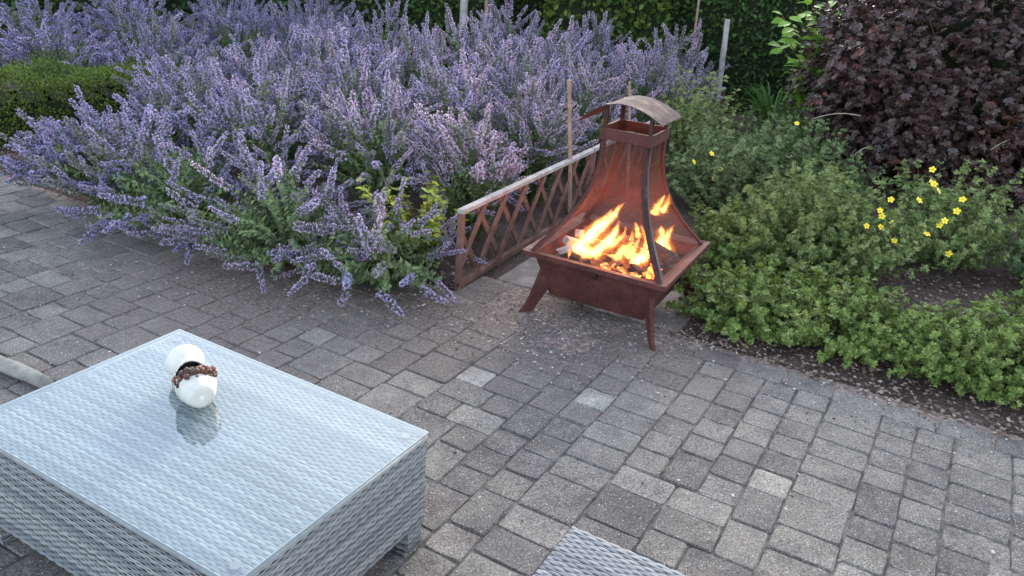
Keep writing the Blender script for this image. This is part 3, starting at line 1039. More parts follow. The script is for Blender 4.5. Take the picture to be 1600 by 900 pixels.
# ------------------------------------------------------------------ vase with berries
vb, vm = at(318, 650, TB_Z), at(291, 590, TB_Z)
vdir = norm((vm - vb)[:2]); vang = math.atan2(vdir[1], vdir[0])
VR = .0645
vase = thing('vase', 'white ceramic vase lying on its side on the glass table, berries in its opening', 'vase', (vb[0], vb[1], TB_Z), vang)
prof = [(0, 0), (0, .030), (.002, .040), (.008, .046), (.03, .058), (.06, .069), (.09, .074), (.118, .068), (.142, .055), (.158, .046), (.172, .045), (.186, .053), (.2, .064), (.212, .069), (.222, .068), (.224, .064), (.214, .056), (.2, .046), (.186, .03), (.18, .0005)]
prof = [(x * 1.12, r * .87) for x, r in prof]
nseg = 40
fine = []
for (x0, r0), (x1, r1) in zip(prof[:-1], prof[1:]):
    k = max(1, int(round(math.hypot(x1 - x0, r1 - r0) / .008)))
    fine += [(x0 + (x1 - x0) * i / k, r0 + (r1 - r0) * i / k) for i in range(k)]
fine.append(prof[-1])
vs, fs = [], []
tilt = R(3)
for x, r in fine:
    for k in range(nseg):
        a_ = 2 * math.pi * k / nseg
        vs.append((x, r * math.sin(a_), VR + r * math.cos(a_)))
for i in range(len(fine) - 1):
    for k in range(nseg):
        xm = (fine[i][0] + fine[i + 1][0]) / 2; a_ = 2 * math.pi * (k + .5) / nseg
        da = min(a_, 2 * math.pi - a_)
        if ((xm - .112) / .056) ** 2 + (da / 1.2) ** 2 < 1 and i > 3: continue
        fs.append((i * nseg + k, i * nseg + (k + 1) % nseg, (i + 1) * nseg + (k + 1) % nseg, (i + 1) * nseg + k))
mb = MB().add(vs, fs)
body = mb.build('body', [M['vase_inside'], M['ceramic']], vase, smooth=True)
so = body.modifiers.new('wall', 'SOLIDIFY'); so.thickness = .005; so.offset = 1; so.material_offset = 1; so.material_offset_rim = 1
mb = MB()
for i in range(11):
    pass
vs = [(.02 + .17 * i / 10, (.02 + .045 * math.sin(math.pi * (i + .6) / 11)) * math.sin(a_), VR + (.02 + .045 * math.sin(math.pi * (i + .6) / 11)) * math.cos(a_)) for i in range(11) for a_ in [2 * math.pi * k / 20 for k in range(20)]]
mb.add(vs, [(i * 20 + k, (i + 1) * 20 + k, (i + 1) * 20 + (k + 1) % 20, i * 20 + (k + 1) % 20) for i in range(10) for k in range(20) if not (math.cos(2 * math.pi * (k + .5) / 20) > .1)])
mb.build('inner_wall', M['vase_inside'], vase, smooth=True)

gar = thing('berry_garland', 'dark brown dried berries and nuts heaped in the opening of the white vase', 'berries', (vb[0], vb[1], TB_Z), vang)
ico = [(0, 0, 1)] + [(math.cos(a_) * .87, math.sin(a_) * .87, .5) for a_ in [k * math.pi / 3 for k in range(6)]] + [(math.cos(a_) * .87, math.sin(a_) * .87, -.5) for a_ in [k * math.pi / 3 + .5 for k in range(6)]] + [(0, 0, -1)]
icf = [(0, 1 + k, 1 + (k + 1) % 6) for k in range(6)] + [(1 + k, 7 + k, 1 + (k + 1) % 6) for k in range(6)] + [(7 + k, 7 + (k + 1) % 6, 1 + (k + 1) % 6) for k in range(6)] + [(13, 7 + (k + 1) % 6, 7 + k) for k in range(6)]
P, S = [], []
for i in range(90):
    a_ = random.uniform(-1.25, 1.25); x = .060 + random.gauss(0, .009) + .014 * abs(a_); rr_ = .061 + random.uniform(-.012, .007)
    P.append((x, rr_ * math.sin(a_), VR + rr_ * math.cos(a_))); S.append(random.uniform(.005, .0105))
for i in range(40):
    P.append((random.uniform(.06, .1), random.uniform(-.045, .045), VR + random.uniform(-.02, .015))); S.append(random.uniform(.005, .009))
for q in ((.046, .03, VR + .055), (.085, -.055, VR + .045), (.05, .0, VR + .066)):
    P.append(q); S.append(.0105)
V, Fc = scatter(ico, icf, P, rand_unit(len(P)), rand_unit(len(P)), S)
tag(link('berries', np_mesh('berries', V, Fc, M['berry'], smooth=True), gar), kind='stuff')

# ------------------------------------------------------------------ catmint
def spike_mesh(seed):
    rs = np.random.default_rng(seed)
    V, Fc, mi = [], [], []

    def quad(p, d, s, wv, ln, m_):
        b = len(V)
        V.extend([p - s * wv * .5, p + s * wv * .5, p + d * ln + s * wv * .6, p + d * ln - s * wv * .6])
        Fc.append((b, b + 1, b + 2, b + 3)); mi.append(m_)
    L = rs.uniform(.13, .24)
    z, k = 0.0, 0
    # stem
    for q in range(3):
        a_ = q * 2 * math.pi / 3; b = len(V)
        s0 = np.array([math.cos(a_), math.sin(a_), 0]) * .0016; s1 = np.array([math.cos(a_ + 2.1), math.sin(a_ + 2.1), 0]) * .0016
        V.extend([s0 + (0, 0, -.04), s1 + (0, 0, -.04), s1 + (0, 0, L * .97), s0 + (0, 0, L * .97)]); Fc.append((b, b + 1, b + 2, b + 3)); mi.append(2)
    while z < L:
        f_ = z / L
        rad = .025 * (1 - .45 * f_) * rs.uniform(.8, 1.15)
        nfl = int(round(15 * (1 - .4 * f_)))
        for j in range(nfl):
            a_ = rs.uniform(0, 2 * math.pi); el = rs.uniform(-.35, .75)
            d = np.array([math.cos(a_) * math.cos(el), math.sin(a_) * math.cos(el), math.sin(el)])
            s = norm(np.cross(d, rs.normal(size=3)))
            p0 = np.array([0, 0, z + rs.uniform(-.006, .006)])
            r_c = rad * rs.uniform(.45, .75)
            quad(p0 + d * .002, d, s, .0038, r_c, 1)
            tip = p0 + d * r_c
            up_ = norm(np.cross(s, d) + .6 * rs.normal(size=3))
            if rs.random() < .88:
                quad(tip, norm(d * .8 + up_ * .6), s, .0058, rad * .42, 0)
                quad(tip, norm(d * .9 - up_ * .7), s, .0068, rad * .40, 0)
        if f_ < .6:
            for sg in (-1, 1):
                a_ = k * 1.57; d = norm(np.array([sg * math.cos(a_), sg * math.sin(a_), -.1]))
                quad(np.array([0, 0, z - .004]), d, norm(np.cross(d, (0, 0, 1))), .008, .018, 2)
        z += .029 * (1 - .55 * f_) * rs.uniform(.85, 1.2); k += 1
    return np_mesh('flower_spike', np.array(V), np.array(Fc), [M['catmint_petal'], M['catmint_calyx'], M['green_stem']], mi)


SPIKES = [spike_mesh(100 + i) for i in range(12)]


def bez(p0, p1, p2, t_):
    t_ = t_[:, None] if np.ndim(t_) else t_
    return (1 - t_) ** 2 * p0 + 2 * t_ * (1 - t_) * p1 + t_ ** 2 * p2


def catmint(x, y, Rr, Rz, n_st, hue, label, lean=(0, 0), spikes_frac=1.0, low=1.0, leafn=17):
    """a clump: stems with paired grey-green leaves, a flower spike on each stem"""
    pl = thing('catmint', label, 'catmint', (x, y, 0), 0, 'catmint clumps in the flower bed')
    LV = []
    SV = MB()
    lp, ld_, lu, ls = [], [], [], []
    for i in range(n_st):
        th = math.acos(1 - rng.random() * (1 - math.cos(R(84 * low))))
        ph = rng.uniform(0, 2 * math.pi)
        k = rng.uniform(.74, 1.06)
        er = np.array([math.cos(ph), math.sin(ph), 0])
        p0 = er * rng.uniform(0, .1) * math.sin(th) + np.array([rng.uniform(-.05, .05), rng.uniform(-.05, .05), 0])
        zend = max(Rz * 1.12 * math.cos(th) * k, .07 + .1 * rng.random())
        p2 = er * Rr * math.sin(th) * k + np.array([lean[0] * zend, lean[1] * zend, zend])
        p1 = p0 * .6 + p2 * .4 * np.array([1, 1, 0]) + np.array([0, 0, max(zend * .78, .17)])
        ts = np.linspace(.16, .97, leafn)
        pts = bez(p0, p1, p2, ts)
        tan = norm(2 * (1 - ts)[:, None] * (p1 - p0) + 2 * ts[:, None] * (p2 - p1))
        for sg in (-1, 1):
            side = norm(np.cross(tan, rng.normal(size=3)[None, :]))
            dd = norm(side * sg + tan * .45 + np.array([0, 0, .15]) + rng.normal(size=side.shape) * .25)
            lp.append(pts + rng.normal(size=pts.shape) * .006); ld_.append(dd); lu.append(norm(tan + np.array([0, 0, .7])))
            ls.append(rng.uniform(.032, .058, len(ts)) * (1.12 - .45 * ts))
        SV.tube([p0, bez(p0, p1, p2, .35), bez(p0, p1, p2, .7), p2], [.003, .0026, .002, .0016], 3, cap=False)
        if rng.random() < spikes_frac:
            t_end = norm(p2 - p1 + np.array([0, 0, .06]) + rng.normal(size=3) * .09)
            o = link('flower_spike', SPIKES[int(rng.integers(len(SPIKES)))], pl)
            qt = Vector(t_end).to_track_quat('Z', 'Y')
            sc_ = rng.uniform(.72, 1.12)
            wd = rng.uniform(.95, 1.4)
            o.matrix_local = Matrix.Translation(Vector(p2)) @ qt.to_matrix().to_4x4() @ Matrix.Rotation(rng.uniform(0, 6.28), 4, 'Z') @ Matrix.Diagonal((sc_ * wd, sc_ * wd, sc_, 1))
            h = float(np.clip(hue + rng.normal() * .2, 0, 1))
            b_ = rng.uniform(.8, 1.15)
            c0, c1 = np.array((.39, .362, .595)), np.array((.575, .45, .555))
            if rng.random() < .14: c0 = c1 = np.array((.30, .29, .27))
            o.color = (*((c0 * (1 - h) + c1 * h) * b_), 1)
    V, Fc = scatter(*LEAF4, np.concatenate(lp), np.concatenate(ld_), np.concatenate(lu), np.concatenate(ls))
    tag(link('foliage', np_mesh('foliage', V, Fc, M['catmint_leaf']), pl), kind='stuff')
    tag(SV.build('stems', M['green_stem'], pl), kind='stuff')
    return pl


CAT = [  # x, y, spread, height, stems, hue, label, lean
    (-.72, 4.16, .42, .40, 125, .45, 'mauve catmint clump flopping over the pavers against the near end of the lattice fence', (-.05, -.28)),
    (-1.28, 4.36, .50, .52, 140, .35, 'catmint clump spilling over the pavers between fence end and dark corner gap', (-.15, -.25)),
    (-2.02, 4.72, .54, .52, 130, .15, 'blue catmint clump sprawling onto the pavers in the middle of the bed front', (-.15, -.2)),
    (-2.60, 5.05, .52, .44, 130, .05, 'deep blue catmint clump sprawling low over the paving toward the bare soil', (-.25, -.15)),
    (-2.68, 6.35, .42, .60, 85, .1, 'blue catmint clump standing at the right end of the low box hedge', (0, -.05)),
    (-.30, 5.0, .38, .58, 100, .75, 'pinkish mauve catmint clump leaning along the lattice fence near end', (-.1, -.1)),
    (-.92, 5.22, .50, .66, 120, .5, 'tall catmint clump standing right behind the yellow-leaved shrub', (-.05, -.1)),
    (-1.72, 5.42, .52, .66, 120, .25, 'tall catmint clump behind the blue clump in the middle of the bed front', (0, -.1)),
    (-2.38, 5.85, .50, .58, 110, .15, 'catmint clump with green gaps beside the low box hedge', (0, -.1)),
    (.10, 5.85, .40, .64, 105, .8, 'pinkish catmint clump behind the lattice fence left of the fire pit roof', (-.1, 0)),
    (-.55, 6.02, .52, .70, 120, .5, 'dense catmint clump in the centre of the bed', (0, 0)),
    (-1.35, 6.25, .52, .72, 120, .3, 'dense catmint clump in the centre of the bed', (0, 0)),
    (-2.05, 6.65, .50, .68, 110, .2, 'dense catmint clump in the centre of the bed', (0, 0)),
    (.46, 6.75, .45, .68, 110, .6, 'catmint clump behind the lattice fence and the stake at the fire pit', (-.05, 0)),
    (-.15, 6.85, .52, .74, 115, .45, 'dense catmint clump in the centre of the bed', (0, 0)),
    (-.98, 7.05, .52, .76, 115, .35, 'dense catmint clump in the centre of the bed', (0, 0)),
    (-1.78, 7.42, .52, .74, 110, .25, 'dense catmint clump in the centre of the bed', (0, 0)),
    (1.0, 7.5, .5, .74, 110, .55, 'tall greyish catmint clump by the second panel of the lattice fence', (0, 0)),
    (.22, 7.68, .52, .78, 110, .45, 'tall catmint clump before the dark hedge', (0, 0)),
    (-.62, 7.9, .52, .80, 110, .4, 'tall catmint clump before the dark hedge', (0, 0)),
    (-1.45, 8.2, .52, .80, 110, .3, 'tall catmint clump before the dark hedge', (0, 0)),
    (1.38, 8.25, .46, .80, 105, .55, 'tall catmint clump next to the grey leaning stake', (.05, 0)),
    (.6, 8.5, .5, .84, 105, .4, 'tall catmint clump before the dark hedge', (0, 0)),
    (-.25, 8.75, .5, .86, 105, .4, 'tall catmint clump before the dark hedge', (0, 0)),
    (-2.3, 8.6, .52, .72, 100, .15, 'catmint clump behind the curve of the low box hedge', (0, 0)),
    (-3.35, 7.6, .55, .62, 100, .1, 'blue catmint clump beyond the low box hedge', (0, 0)),
    (-4.2, 7.4, .6, .60, 100, .05, 'blue catmint clump beyond the low box hedge', (0, 0)),
    (-5.0, 7.3, .6, .58, 90, .05, 'blue catmint clump beyond the low box hedge', (0, 0)),
    (-3.0, 8.6, .6, .72, 100, .1, 'blue catmint clump beyond the low box hedge', (0, 0)),
    (-3.9, 8.4, .6, .70, 100, .08, 'blue catmint clump beyond the low box hedge', (0, 0)),
    (-4.9, 8.3, .6, .68, 90, .05, 'blue catmint clump beyond the low box hedge', (0, 0)),
    (-3.4, 9.5, .6, .8, 90, .1, 'blue catmint clump beyond the low box hedge', (0, 0)),
    (-4.5, 9.4, .6, .78, 90, .08, 'blue catmint clump beyond the low box hedge', (0, 0)),
    (-2.4, 9.5, .6, .8, 90, .15, 'blue catmint clump beyond the low box hedge', (0, 0)),
]
for (x, y, rr_, rz_, ns_, hue, lab, lean) in CAT:
    catmint(x, y, rr_, rz_ * (1.0 if y < 5.0 else 1.07), int(ns_ * (1.0 if y < 5.0 else 1.3)), min(hue + .24, 1), lab, lean, spikes_frac=.62 if y < 5.0 else (.8 if y < 6.0 else .95), low=1.0 if y < 5.0 else .72, leafn=17 if y < 6 else 13)


# ------------------------------------------------------------------ other plants
def core_blob(name, parent, rx, ry, rz, zc, mat, seed=0):
    rs = random.Random(seed)
    vs, fs = [], []
    n, m_ = 14, 9
    for i in range(m_ + 1):
        th = math.pi * i / m_
        for k in range(n):
            ph = 2 * math.pi * k / n; q = rs.uniform(.82, 1.1)
            vs.append((rx * q * math.sin(th) * math.cos(ph), ry * q * math.sin(th) * math.sin(ph), max(zc + rz * q * math.cos(th), .0)))
    fs = [(i * n + k, (i + 1) * n + k, (i + 1) * n + (k + 1) % n, i * n + (k + 1) % n) for i in range(m_) for k in range(n)]
    return MB().add(vs, fs).build(name, mat, parent)


FLOWER = None


def flower_mesh():
    mb = MB()
    for i in range(5):
        a_ = i * 2 * math.pi / 5
        c_, s_ = math.cos(a_), math.sin(a_)
        loc = [(0, .12, .05), (.36, .5, .16), (.26, .95, .12), (-.26, .95, .12), (-.36, .5, .16)]
        mb.add([(c_ * x - s_ * y, s_ * x + c_ * y, z) for x, y, z in loc], [(0, 1, 2, 3, 4)], 0)
    mb.tube([(0, 0, .02), (0, 0, .14), (0, 0, .2)], [.2, .22, .08], 8, mi=1)
    me = bpy.data.meshes.new('flower')
    me.from_pydata(mb.v, [], mb.f); me.materials.append(M['yellow_petal']); me.materials.append(M['flower_eye'])
    me.polygons.foreach_set('material_index', mb.m); me.update()
    return me


FLOWER = flower_mesh()


def shrub(name, x, y, rx, ry, h, n_st, per, mat, label, cat, group, leaf=.03, up=.55, flowers=(), buds=0, spread=72, stem='twig'):
    pl = thing(name, label, cat, (x, y, 0), 0, group)
    P, D, U, S = [], [], [], []
    SV = MB()
    for i in range(n_st):
        th = math.acos(1 - rng.random() * (1 - math.cos(R(spread))))
        ph = rng.uniform(0, 2 * math.pi); k = rng.uniform(.7, 1.2) * (1 + .16 * math.sin(3 * ph + x * 5) * math.sin(th))
        e = np.array([rx * math.sin(th) * math.cos(ph), ry * math.sin(th) * math.sin(ph), max(h * math.cos(th), .05)]) * k
        p0 = np.array([e[0] * .35, e[1] * .35, 0]) * rng.uniform(.3, 1.3)
        p1 = np.array([e[0] * .75, e[1] * .75, e[2] * up]) 
        ts = np.sort(1 - rng.random(per) ** 1.5 * .75)
        pts = bez(p0, p1, e, ts)
        tan = norm(2 * (1 - ts)[:, None] * (p1 - p0) + 2 * ts[:, None] * (e - p1) + np.array([0, 0, .02]))
        out = norm(np.cross(tan, rng.normal(size=(per, 3))))
        dd = norm(out + tan * .7 + rng.normal(size=(per, 3)) * .2 + np.array([0, 0, .15]))
        P.append(pts + rng.normal(size=(per, 3)) * .008); D.append(dd); U.append(norm(tan + np.array([0, 0, .5]) + rng.normal(size=(per, 3)) * .3))
        S.append(rng.uniform(.65, 1.2, per) * leaf)
        if i % 2 == 0:
            SV.tube([p0, bez(p0, p1, e, .5), e * .98], [.0032, .0024, .0012], 3, cap=False)
    V, Fc = scatter(*FAN5, np.concatenate(P), np.concatenate(D), np.concatenate(U), np.concatenate(S))
    tag(link('foliage', np_mesh('foliage', V, Fc, mat), pl), kind='stuff')
    tag(SV.build('stems', M[stem], pl), kind='stuff')
    for (px, py, dep) in flowers:
        q = at_y(px, py, dep) - np.array([x, y, 0])
        o = link('flower', FLOWER, pl)
        d = Vector((rng.normal() * .35 - .1, -.75 + rng.normal() * .25, .65))
        o.matrix_local = Matrix.Translation(Vector(q)) @ d.to_track_quat('Z', 'Y').to_matrix().to_4x4() @ Matrix.Scale(rng.uniform(.019, .025), 4)
    return pl


PG = 'cinquefoil shrubs in the right-hand bed'
shrub('cinquefoil_shrub', 1.55, 6.0, .55, .55, .62, 330, 16, M['potentilla_dark'], 'dark green cinquefoil shrub with a few yellow flowers right behind the fire pit', 'shrub', PG,
      .032, flowers=((1084, 253, 5.62), (1125, 264, 5.6), (1116, 279, 5.58), (1112, 240, 5.6)))
shrub('cinquefoil_shrub', 1.9, 4.98, .6, .6, .56, 520, 19, M['potentilla_leaf'], 'large light green cinquefoil shrub without flowers between the fire pit and bare mulch', 'shrub', PG, .032)
shrub('cinquefoil_shrub', 2.1, 6.3, .66, .6, .62, 330, 16, M['potentilla_dark'], 'greyish green cinquefoil shrub at the foot of the purple ninebark', 'shrub', PG, .032, flowers=((1245, 193, 6.1),))
fl = [(1354, 353), (1376, 355), (1375, 329), (1378, 338), (1397, 376), (1394, 350), (1392, 312), (1436, 313), (1448, 366), (1482, 397), (1460, 288), (1466, 298), (1455, 285),
      (1495, 330), (1504, 312), (1476, 345), (1457, 265), (1468, 352)]
dshrub = shrub('cinquefoil_shrub', 2.82, 5.15, .46, .46, .66, 230, 15, M['potentilla_leaf'], 'upright cinquefoil shrub covered with bright yellow flowers before the purple ninebark', 'shrub', PG,
               .032, flowers=tuple((px, py, 4.66 + .015 * (i % 5) + (.16 if py < 300 else 0)) for i, (px, py) in enumerate(fl)))
shrub('cinquefoil_shrub', 3.55, 5.0, .5, .5, .42, 240, 15, M['potentilla_dark'], 'low dark cinquefoil shrub right of the yellow-flowered one', 'shrub', PG, .03)
shrub('cinquefoil_shrub', 1.42, 7.0, .45, .5, .75, 220, 15, M['potentilla_leaf'], 'tall pale green cinquefoil shrub against the lattice fence behind the fire pit', 'shrub', PG, .03, spread=55)
shrub('cinquefoil_shrub', 2.35, 7.4, .6, .5, .55, 220, 15, M['potentilla_dark'], 'green cinquefoil shrub next to the far fence end and strap-leaved clump', 'shrub', PG, .032)
GG = 'low green ground cover along the paving edge'
for x, y, rx, ry, h, n_, lab in ((1.27, 4.03, .42, .36, .27, 300, 'bright green ground cover mound right beside the fire pit leg'),
                                 (1.77, 3.89, .48, .42, .30, 340, 'bright green ground cover mound in front of the large light green shrub'),
                                 (2.26, 3.62, .48, .40, .30, 340, 'bright green ground cover mound next to the bare mulch at the paving edge'),
                                 (2.86, 3.48, .5, .46, .32, 340, 'bright green ground cover mound running out along the mulch strip'),
                                 (3.3, 4.3, .45, .42, .3, 260, 'bright green ground cover mound between the yellow-flowered shrub and the paving'),
                                 (1.42, 4.85, .36, .4, .36, 240, 'green ground cover mound between fire pit and large light green shrub')):
    shrub('ground_cover', x, y, rx, ry, h, n_, 15, M['ground_leaf'], lab, 'ground cover', GG, .027, up=.75, spread=80)

# yellow-leaved shrub with bare brown stems inside the catmint
yl = thing('yellow_shrub', 'small shrub with yellow-green leaves and bare brown stems among the catmint', 'shrub', (-.52, 4.5, 0))
SV = MB(); P, D, U, S = [], [], [], []
for i in range(46):
    ph = rng.uniform(0, 6.28); r1 = rng.uniform(.1, .34)
    e = np.array([r1 * math.cos(ph) - .08, r1 * math.sin(ph) - .12, rng.uniform(.26, .5)])
    p0 = np.array([rng.normal() * .03, rng.normal() * .03, 0])
    SV.tube([p0, e * np.array([.5, .5, .55]), e], [.005, .004, .0025], 4, cap=False)
    for t_ in np.linspace(.55, 1.02, 8):
        for sg in (-1, 1):
            P.append(p0 * (1 - t_) + e * t_); d = norm(np.array([rng.normal(), rng.normal(), .25])); D.append(d); U.append((0, 0, 1.0)); S.append(rng.uniform(.035, .06))
V, Fc = scatter(*OVAL, P, D, np.array(U) + rng.normal(size=(len(U), 3)) * .25, S)
tag(link('foliage', np_mesh('foliage', V, Fc, M['yellow_leaf'], smooth=True), yl), kind='stuff')
tag(SV.build('stems', M['twig'], yl), kind='stuff')


def path_hedge(name, pts, width, height, dens, leaf, mat, label, tmpl=LEAF4, group=None, jitter=.03, wobble=.03):
    """clipped hedge along a path: leaves over its faces round a solid dark core added to hide the sky behind"""
    pts = np.array(pts, float)
    for _ in range(2 if len(pts) > 3 else 0):           # round the bends
        pts = np.concatenate([pts[:1]] + [np.array([a_ * .75 + b_ * .25, a_ * .25 + b_ * .75]) for a_, b_ in zip(pts[:-1], pts[1:])] + [pts[-1:]])
    hd = thing(name, label, 'hedge', (*pts[0], 0), 0, group)
    P, Nn = [], []
    mb = MB()
    loc = pts - pts[0]
    for a_, b_ in zip(loc[:-1], loc[1:]):
        d = b_ - a_; Ls = np.linalg.norm(d); d = d / Ls; nn = np.array([d[1], -d[0]])
        for face, area in (('f', Ls * height), ('b', Ls * height * .3), ('t', Ls * width)):
            n_ = int(area * dens); s = rng.random(n_) * Ls
            if face == 't':
                w_ = (rng.random(n_) - .5) * width; z = np.full(n_, height); N3 = np.tile([0, 0, 1.0], (n_, 1))
            else:
                sg = 1 if face == 'f' else -1
                w_ = np.full(n_, sg * width / 2); z = rng.random(n_) * height; N3 = np.tile([nn[0] * sg, nn[1] * sg, .15], (n_, 1))
            p = np.column_stack([a_[0] + d[0] * s + nn[0] * w_, a_[1] + d[1] * s + nn[1] * w_, z])
            wob = wobble * np.sin(p[:, 0] * 9 + p[:, 2] * 7) + wobble * .8 * np.sin(p[:, 1] * 11 - p[:, 2] * 5)
            P.append(p + N3 * (wob[:, None] - rng.random((n_, 1)) ** 2 * .09) + rng.normal(size=(n_, 3)) * jitter * .4); Nn.append(N3)
        Mz = Matrix.Translation((a_[0], a_[1], 0)) @ Matrix.Rotation(math.atan2(d[1], d[0]), 4, 'Z')
        i_ = .085
        mb.box((-.02, -width / 2 + i_, 0), (Ls + .02, width / 2 - i_, height - i_ - .1), Mz)
    for e_, o_ in ((loc[-1], loc[-2]), (loc[0], loc[1])):   # leafy ends
        d = (e_ - o_) / np.linalg.norm(e_ - o_); nn = np.array([d[1], -d[0]]); n_ = int(width * height * dens)
        w_ = (rng.random(n_) - .5) * width
        N3 = np.tile([d[0], d[1], .15], (n_, 1))
        P.append(np.column_stack([e_[0] + nn[0] * w_, e_[1] + nn[1] * w_, rng.random(n_) * height]) - N3 * rng.random((n_, 1)) ** 2 * .09 + N3 * .04); Nn.append(N3)
    P, Nn = np.concatenate(P), np.concatenate(Nn)
    # end cap nearest the start
    D = norm(Nn * .6 + rng.normal(size=P.shape) * .6 + np.array([0, 0, .25])); U = norm(Nn + rng.normal(size=P.shape) * .5)
    V, Fc = scatter(*tmpl, P, D, U, rng.uniform(.7, 1.25, len(P)) * leaf)
    tag(link('foliage', np_mesh('foliage', V, Fc, mat), hd), kind='stuff')
    mb.build('dark_filler', M['dark_core'], hd)  # added solid dark boxes, keep the sky from showing through the leaves
    return hd


path_hedge('box_hedge', [(-6.6, 5.25), (-5.2, 5.75), (-4.1, 6.38), (-3.5, 6.85), (-3.1, 7.5)], .62, .52, 7000, .024, M['box_leaf'],
           'low clipped bright green box hedge left of the catmint', jitter=.02)
path_hedge('tall_hedge', [(-9.5, 10.9), (-1.6, 10.7), (-.6, 10.5)], .9, 2.1, 900, .065, M['hedge_leaf'], 'tall dark hedge behind the blue catmint and the bare trunk', OVAL, 'tall hedges behind the bed')
path_hedge('tall_hedge', [(1.3, 10.6), (4.5, 10.2), (9.5, 9.6)], .9, 2.3, 900, .06, M['hedge_leaf'], 'tall dark hedge behind the lattice fence and the purple ninebark', OVAL, 'tall hedges behind the bed')
path_hedge('beech_shrub', [(.2, 10.05), (1.45, 9.95)], .6, 1.7, 1000, .07, M['beech_leaf'], 'bright yellow-green beech bush between the two dark hedges', OVAL, jitter=.15, wobble=.1)
path_hedge('green_bush', [(-2.2, 12.2), (1.9, 12.0)], .7, 2.0, 900, .05, M['beech_leaf'], 'green bush showing through the gap between the dark hedges', LEAF4)
# trunk and post in the gap
b0 = at_y(722, 50, 9.75); t0 = at_y(724, -60, 9.75)
tr_o = thing('tree_trunk', 'bare tan young tree trunk rising behind the catmint', 'tree', (b0[0], b0[1], 0))
MB().tube([(0, 0, -.05), (.01, 0, .8), (.0, .0, 1.7), (-.03, 0, 2.6)], [.05, .045, .04, .032], 9).build('trunk', M['grey_wood'], tr_o, smooth=True)
for k in range(5):
    a_ = k * 1.3
    MB().tube([(-.015, 0, 2.1 + .1 * k), (.25 * math.cos(a_), .25 * math.sin(a_), 2.5 + .1 * k), (.5 * math.cos(a_), .5 * math.sin(a_), 3.0 + .1 * k)], [.02, .015, .006], 5).build('limb', M['grey_wood'], tr_o)
n_ = 2600
P = rng.normal(size=(n_, 3)) * np.array([.42, .42, .4]) + np.array([0, 0, 2.95])
V, Fc = scatter(*OVAL, P, rand_unit(n_), rand_unit(n_) + np.array([0, 0, .6]), rng.uniform(.05, .08, n_))
tag(link('crown', np_mesh('crown', V, Fc, M['beech_leaf']), tr_o), kind='stuff')
b0 = at_y(756, 50, 9.9)
tag(MB().tube([(b0[0], b0[1], -.05), (b0[0] + .01, b0[1], 1.0), (b0[0] - .01, b0[1], 1.9)], [.02, .018, .017], 6).build('garden_post', M['stake_wood']), 'thin brown post beside the bare tan trunk behind the catmint', 'post')

# lime-leaved shrub: leaves one by one
lime = thing('lime_shrub', 'bright lime green broad-leaved shrub between dark hedge and purple ninebark', 'shrub', (2.75, 7.75, 0))
lm = np_mesh('leaf', OVAL[0], OVAL[1], M['lime_leaf'], smooth=True)
SV = MB()
for i in range(24):
    tip = at_y(rng.uniform(1215, 1305), rng.uniform(-20, 190), rng.uniform(7.3, 7.75)) - np.array([2.75, 7.75, 0])
    p0 = np.array([rng.normal() * .06, rng.normal() * .06, 0])
    mid = np.array([tip[0] * .4, tip[1] * .4, tip[2] * .7])
    SV.tube([p0, mid, tip], [.009, .006, .003], 4, cap=False)
    for t_ in np.linspace(.42, 1, 12):
        q = bez(p0, mid, tip, np.array([t_]))[0]
        d = norm(np.array([rng.normal(), rng.normal() - .5, rng.normal() * .35 - .1]))
        o = link('leaf', lm, lime)
        xax = norm(np.cross(d, np.array([rng.normal() * .3, rng.normal() * .3 - .3, 1.0]))); zax = np.cross(xax, d); s_ = rng.uniform(.09, .145)
        o.matrix_local = Matrix(((xax[0] * s_, d[0] * s_, zax[0] * s_, q[0]), (xax[1] * s_, d[1] * s_, zax[1] * s_, q[1]), (xax[2] * s_, d[2] * s_, zax[2] * s_, q[2]), (0, 0, 0, 1)))
tag(SV.build('stems', M['twig'], lime), kind='stuff')

# strap-leaved clump at the end of the fence
day = thing('daylily', 'clump of arching strap-shaped green leaves at the far fence end', 'plant', (2.62, 8.9, 0))
mb = MB()
for i in range(110):
    ph = rng.uniform(0, 6.28); L = rng.uniform(.3, .62); hh = rng.uniform(.35, .75); w_ = rng.uniform(.007, .012)
    e = np.array([math.cos(ph), math.sin(ph), 0]); s = np.array([-e[1], e[0], 0]); p0 = e * rng.uniform(0, .12)
    vs = []
    for k in range(7):
        t_ = k / 6
        c_ = p0 + e * L * t_ ** 1.4 + np.array([0, 0, hh * (1.9 * t_ - 1.25 * t_ * t_)])
        ww = w_ * (1 - t_ ** 3)
        vs += [c_ - s * ww, c_ + s * ww]
    mb.add(vs, [(2 * k, 2 * k + 1, 2 * k + 3, 2 * k + 2) for k in range(6)])
tag(mb.build('leaves', M['strap_leaf'], day), kind='stuff')

# purple ninebark
NBC, NBR = np.array([3.88, 7.25, .95]), np.array([1.5, 1.15, 1.25])
nine = thing('ninebark', 'large dark purple-leaved ninebark shrub with reddish young leaves', 'shrub', (NBC[0], NBC[1], 0))
n_ = 17000
d = rand_unit(n_)
lump = 1 + .07 * np.sin(d[:, 0] * 9 + 2) * np.sin(d[:, 2] * 8) + .06 * np.sin(d[:, 1] * 13 + d[:, 2] * 6)
rad = lump * (1 - .38 * rng.random(n_) ** 1.8)
P = d * NBR * rad[:, None] + np.array([0, 0, NBC[2]])
keep = P[:, 2] > .03
P, d, rad, lump = P[keep], d[keep], rad[keep], lump[keep]
nn = norm(d / NBR)
D = norm(nn * .55 + rng.normal(size=P.shape) * .5 + np.array([0, 0, -.3]))
U = norm(nn * .8 + np.array([0, 0, .7]) + rng.normal(size=P.shape) * .4)
S = rng.uniform(.045, .09, len(P))
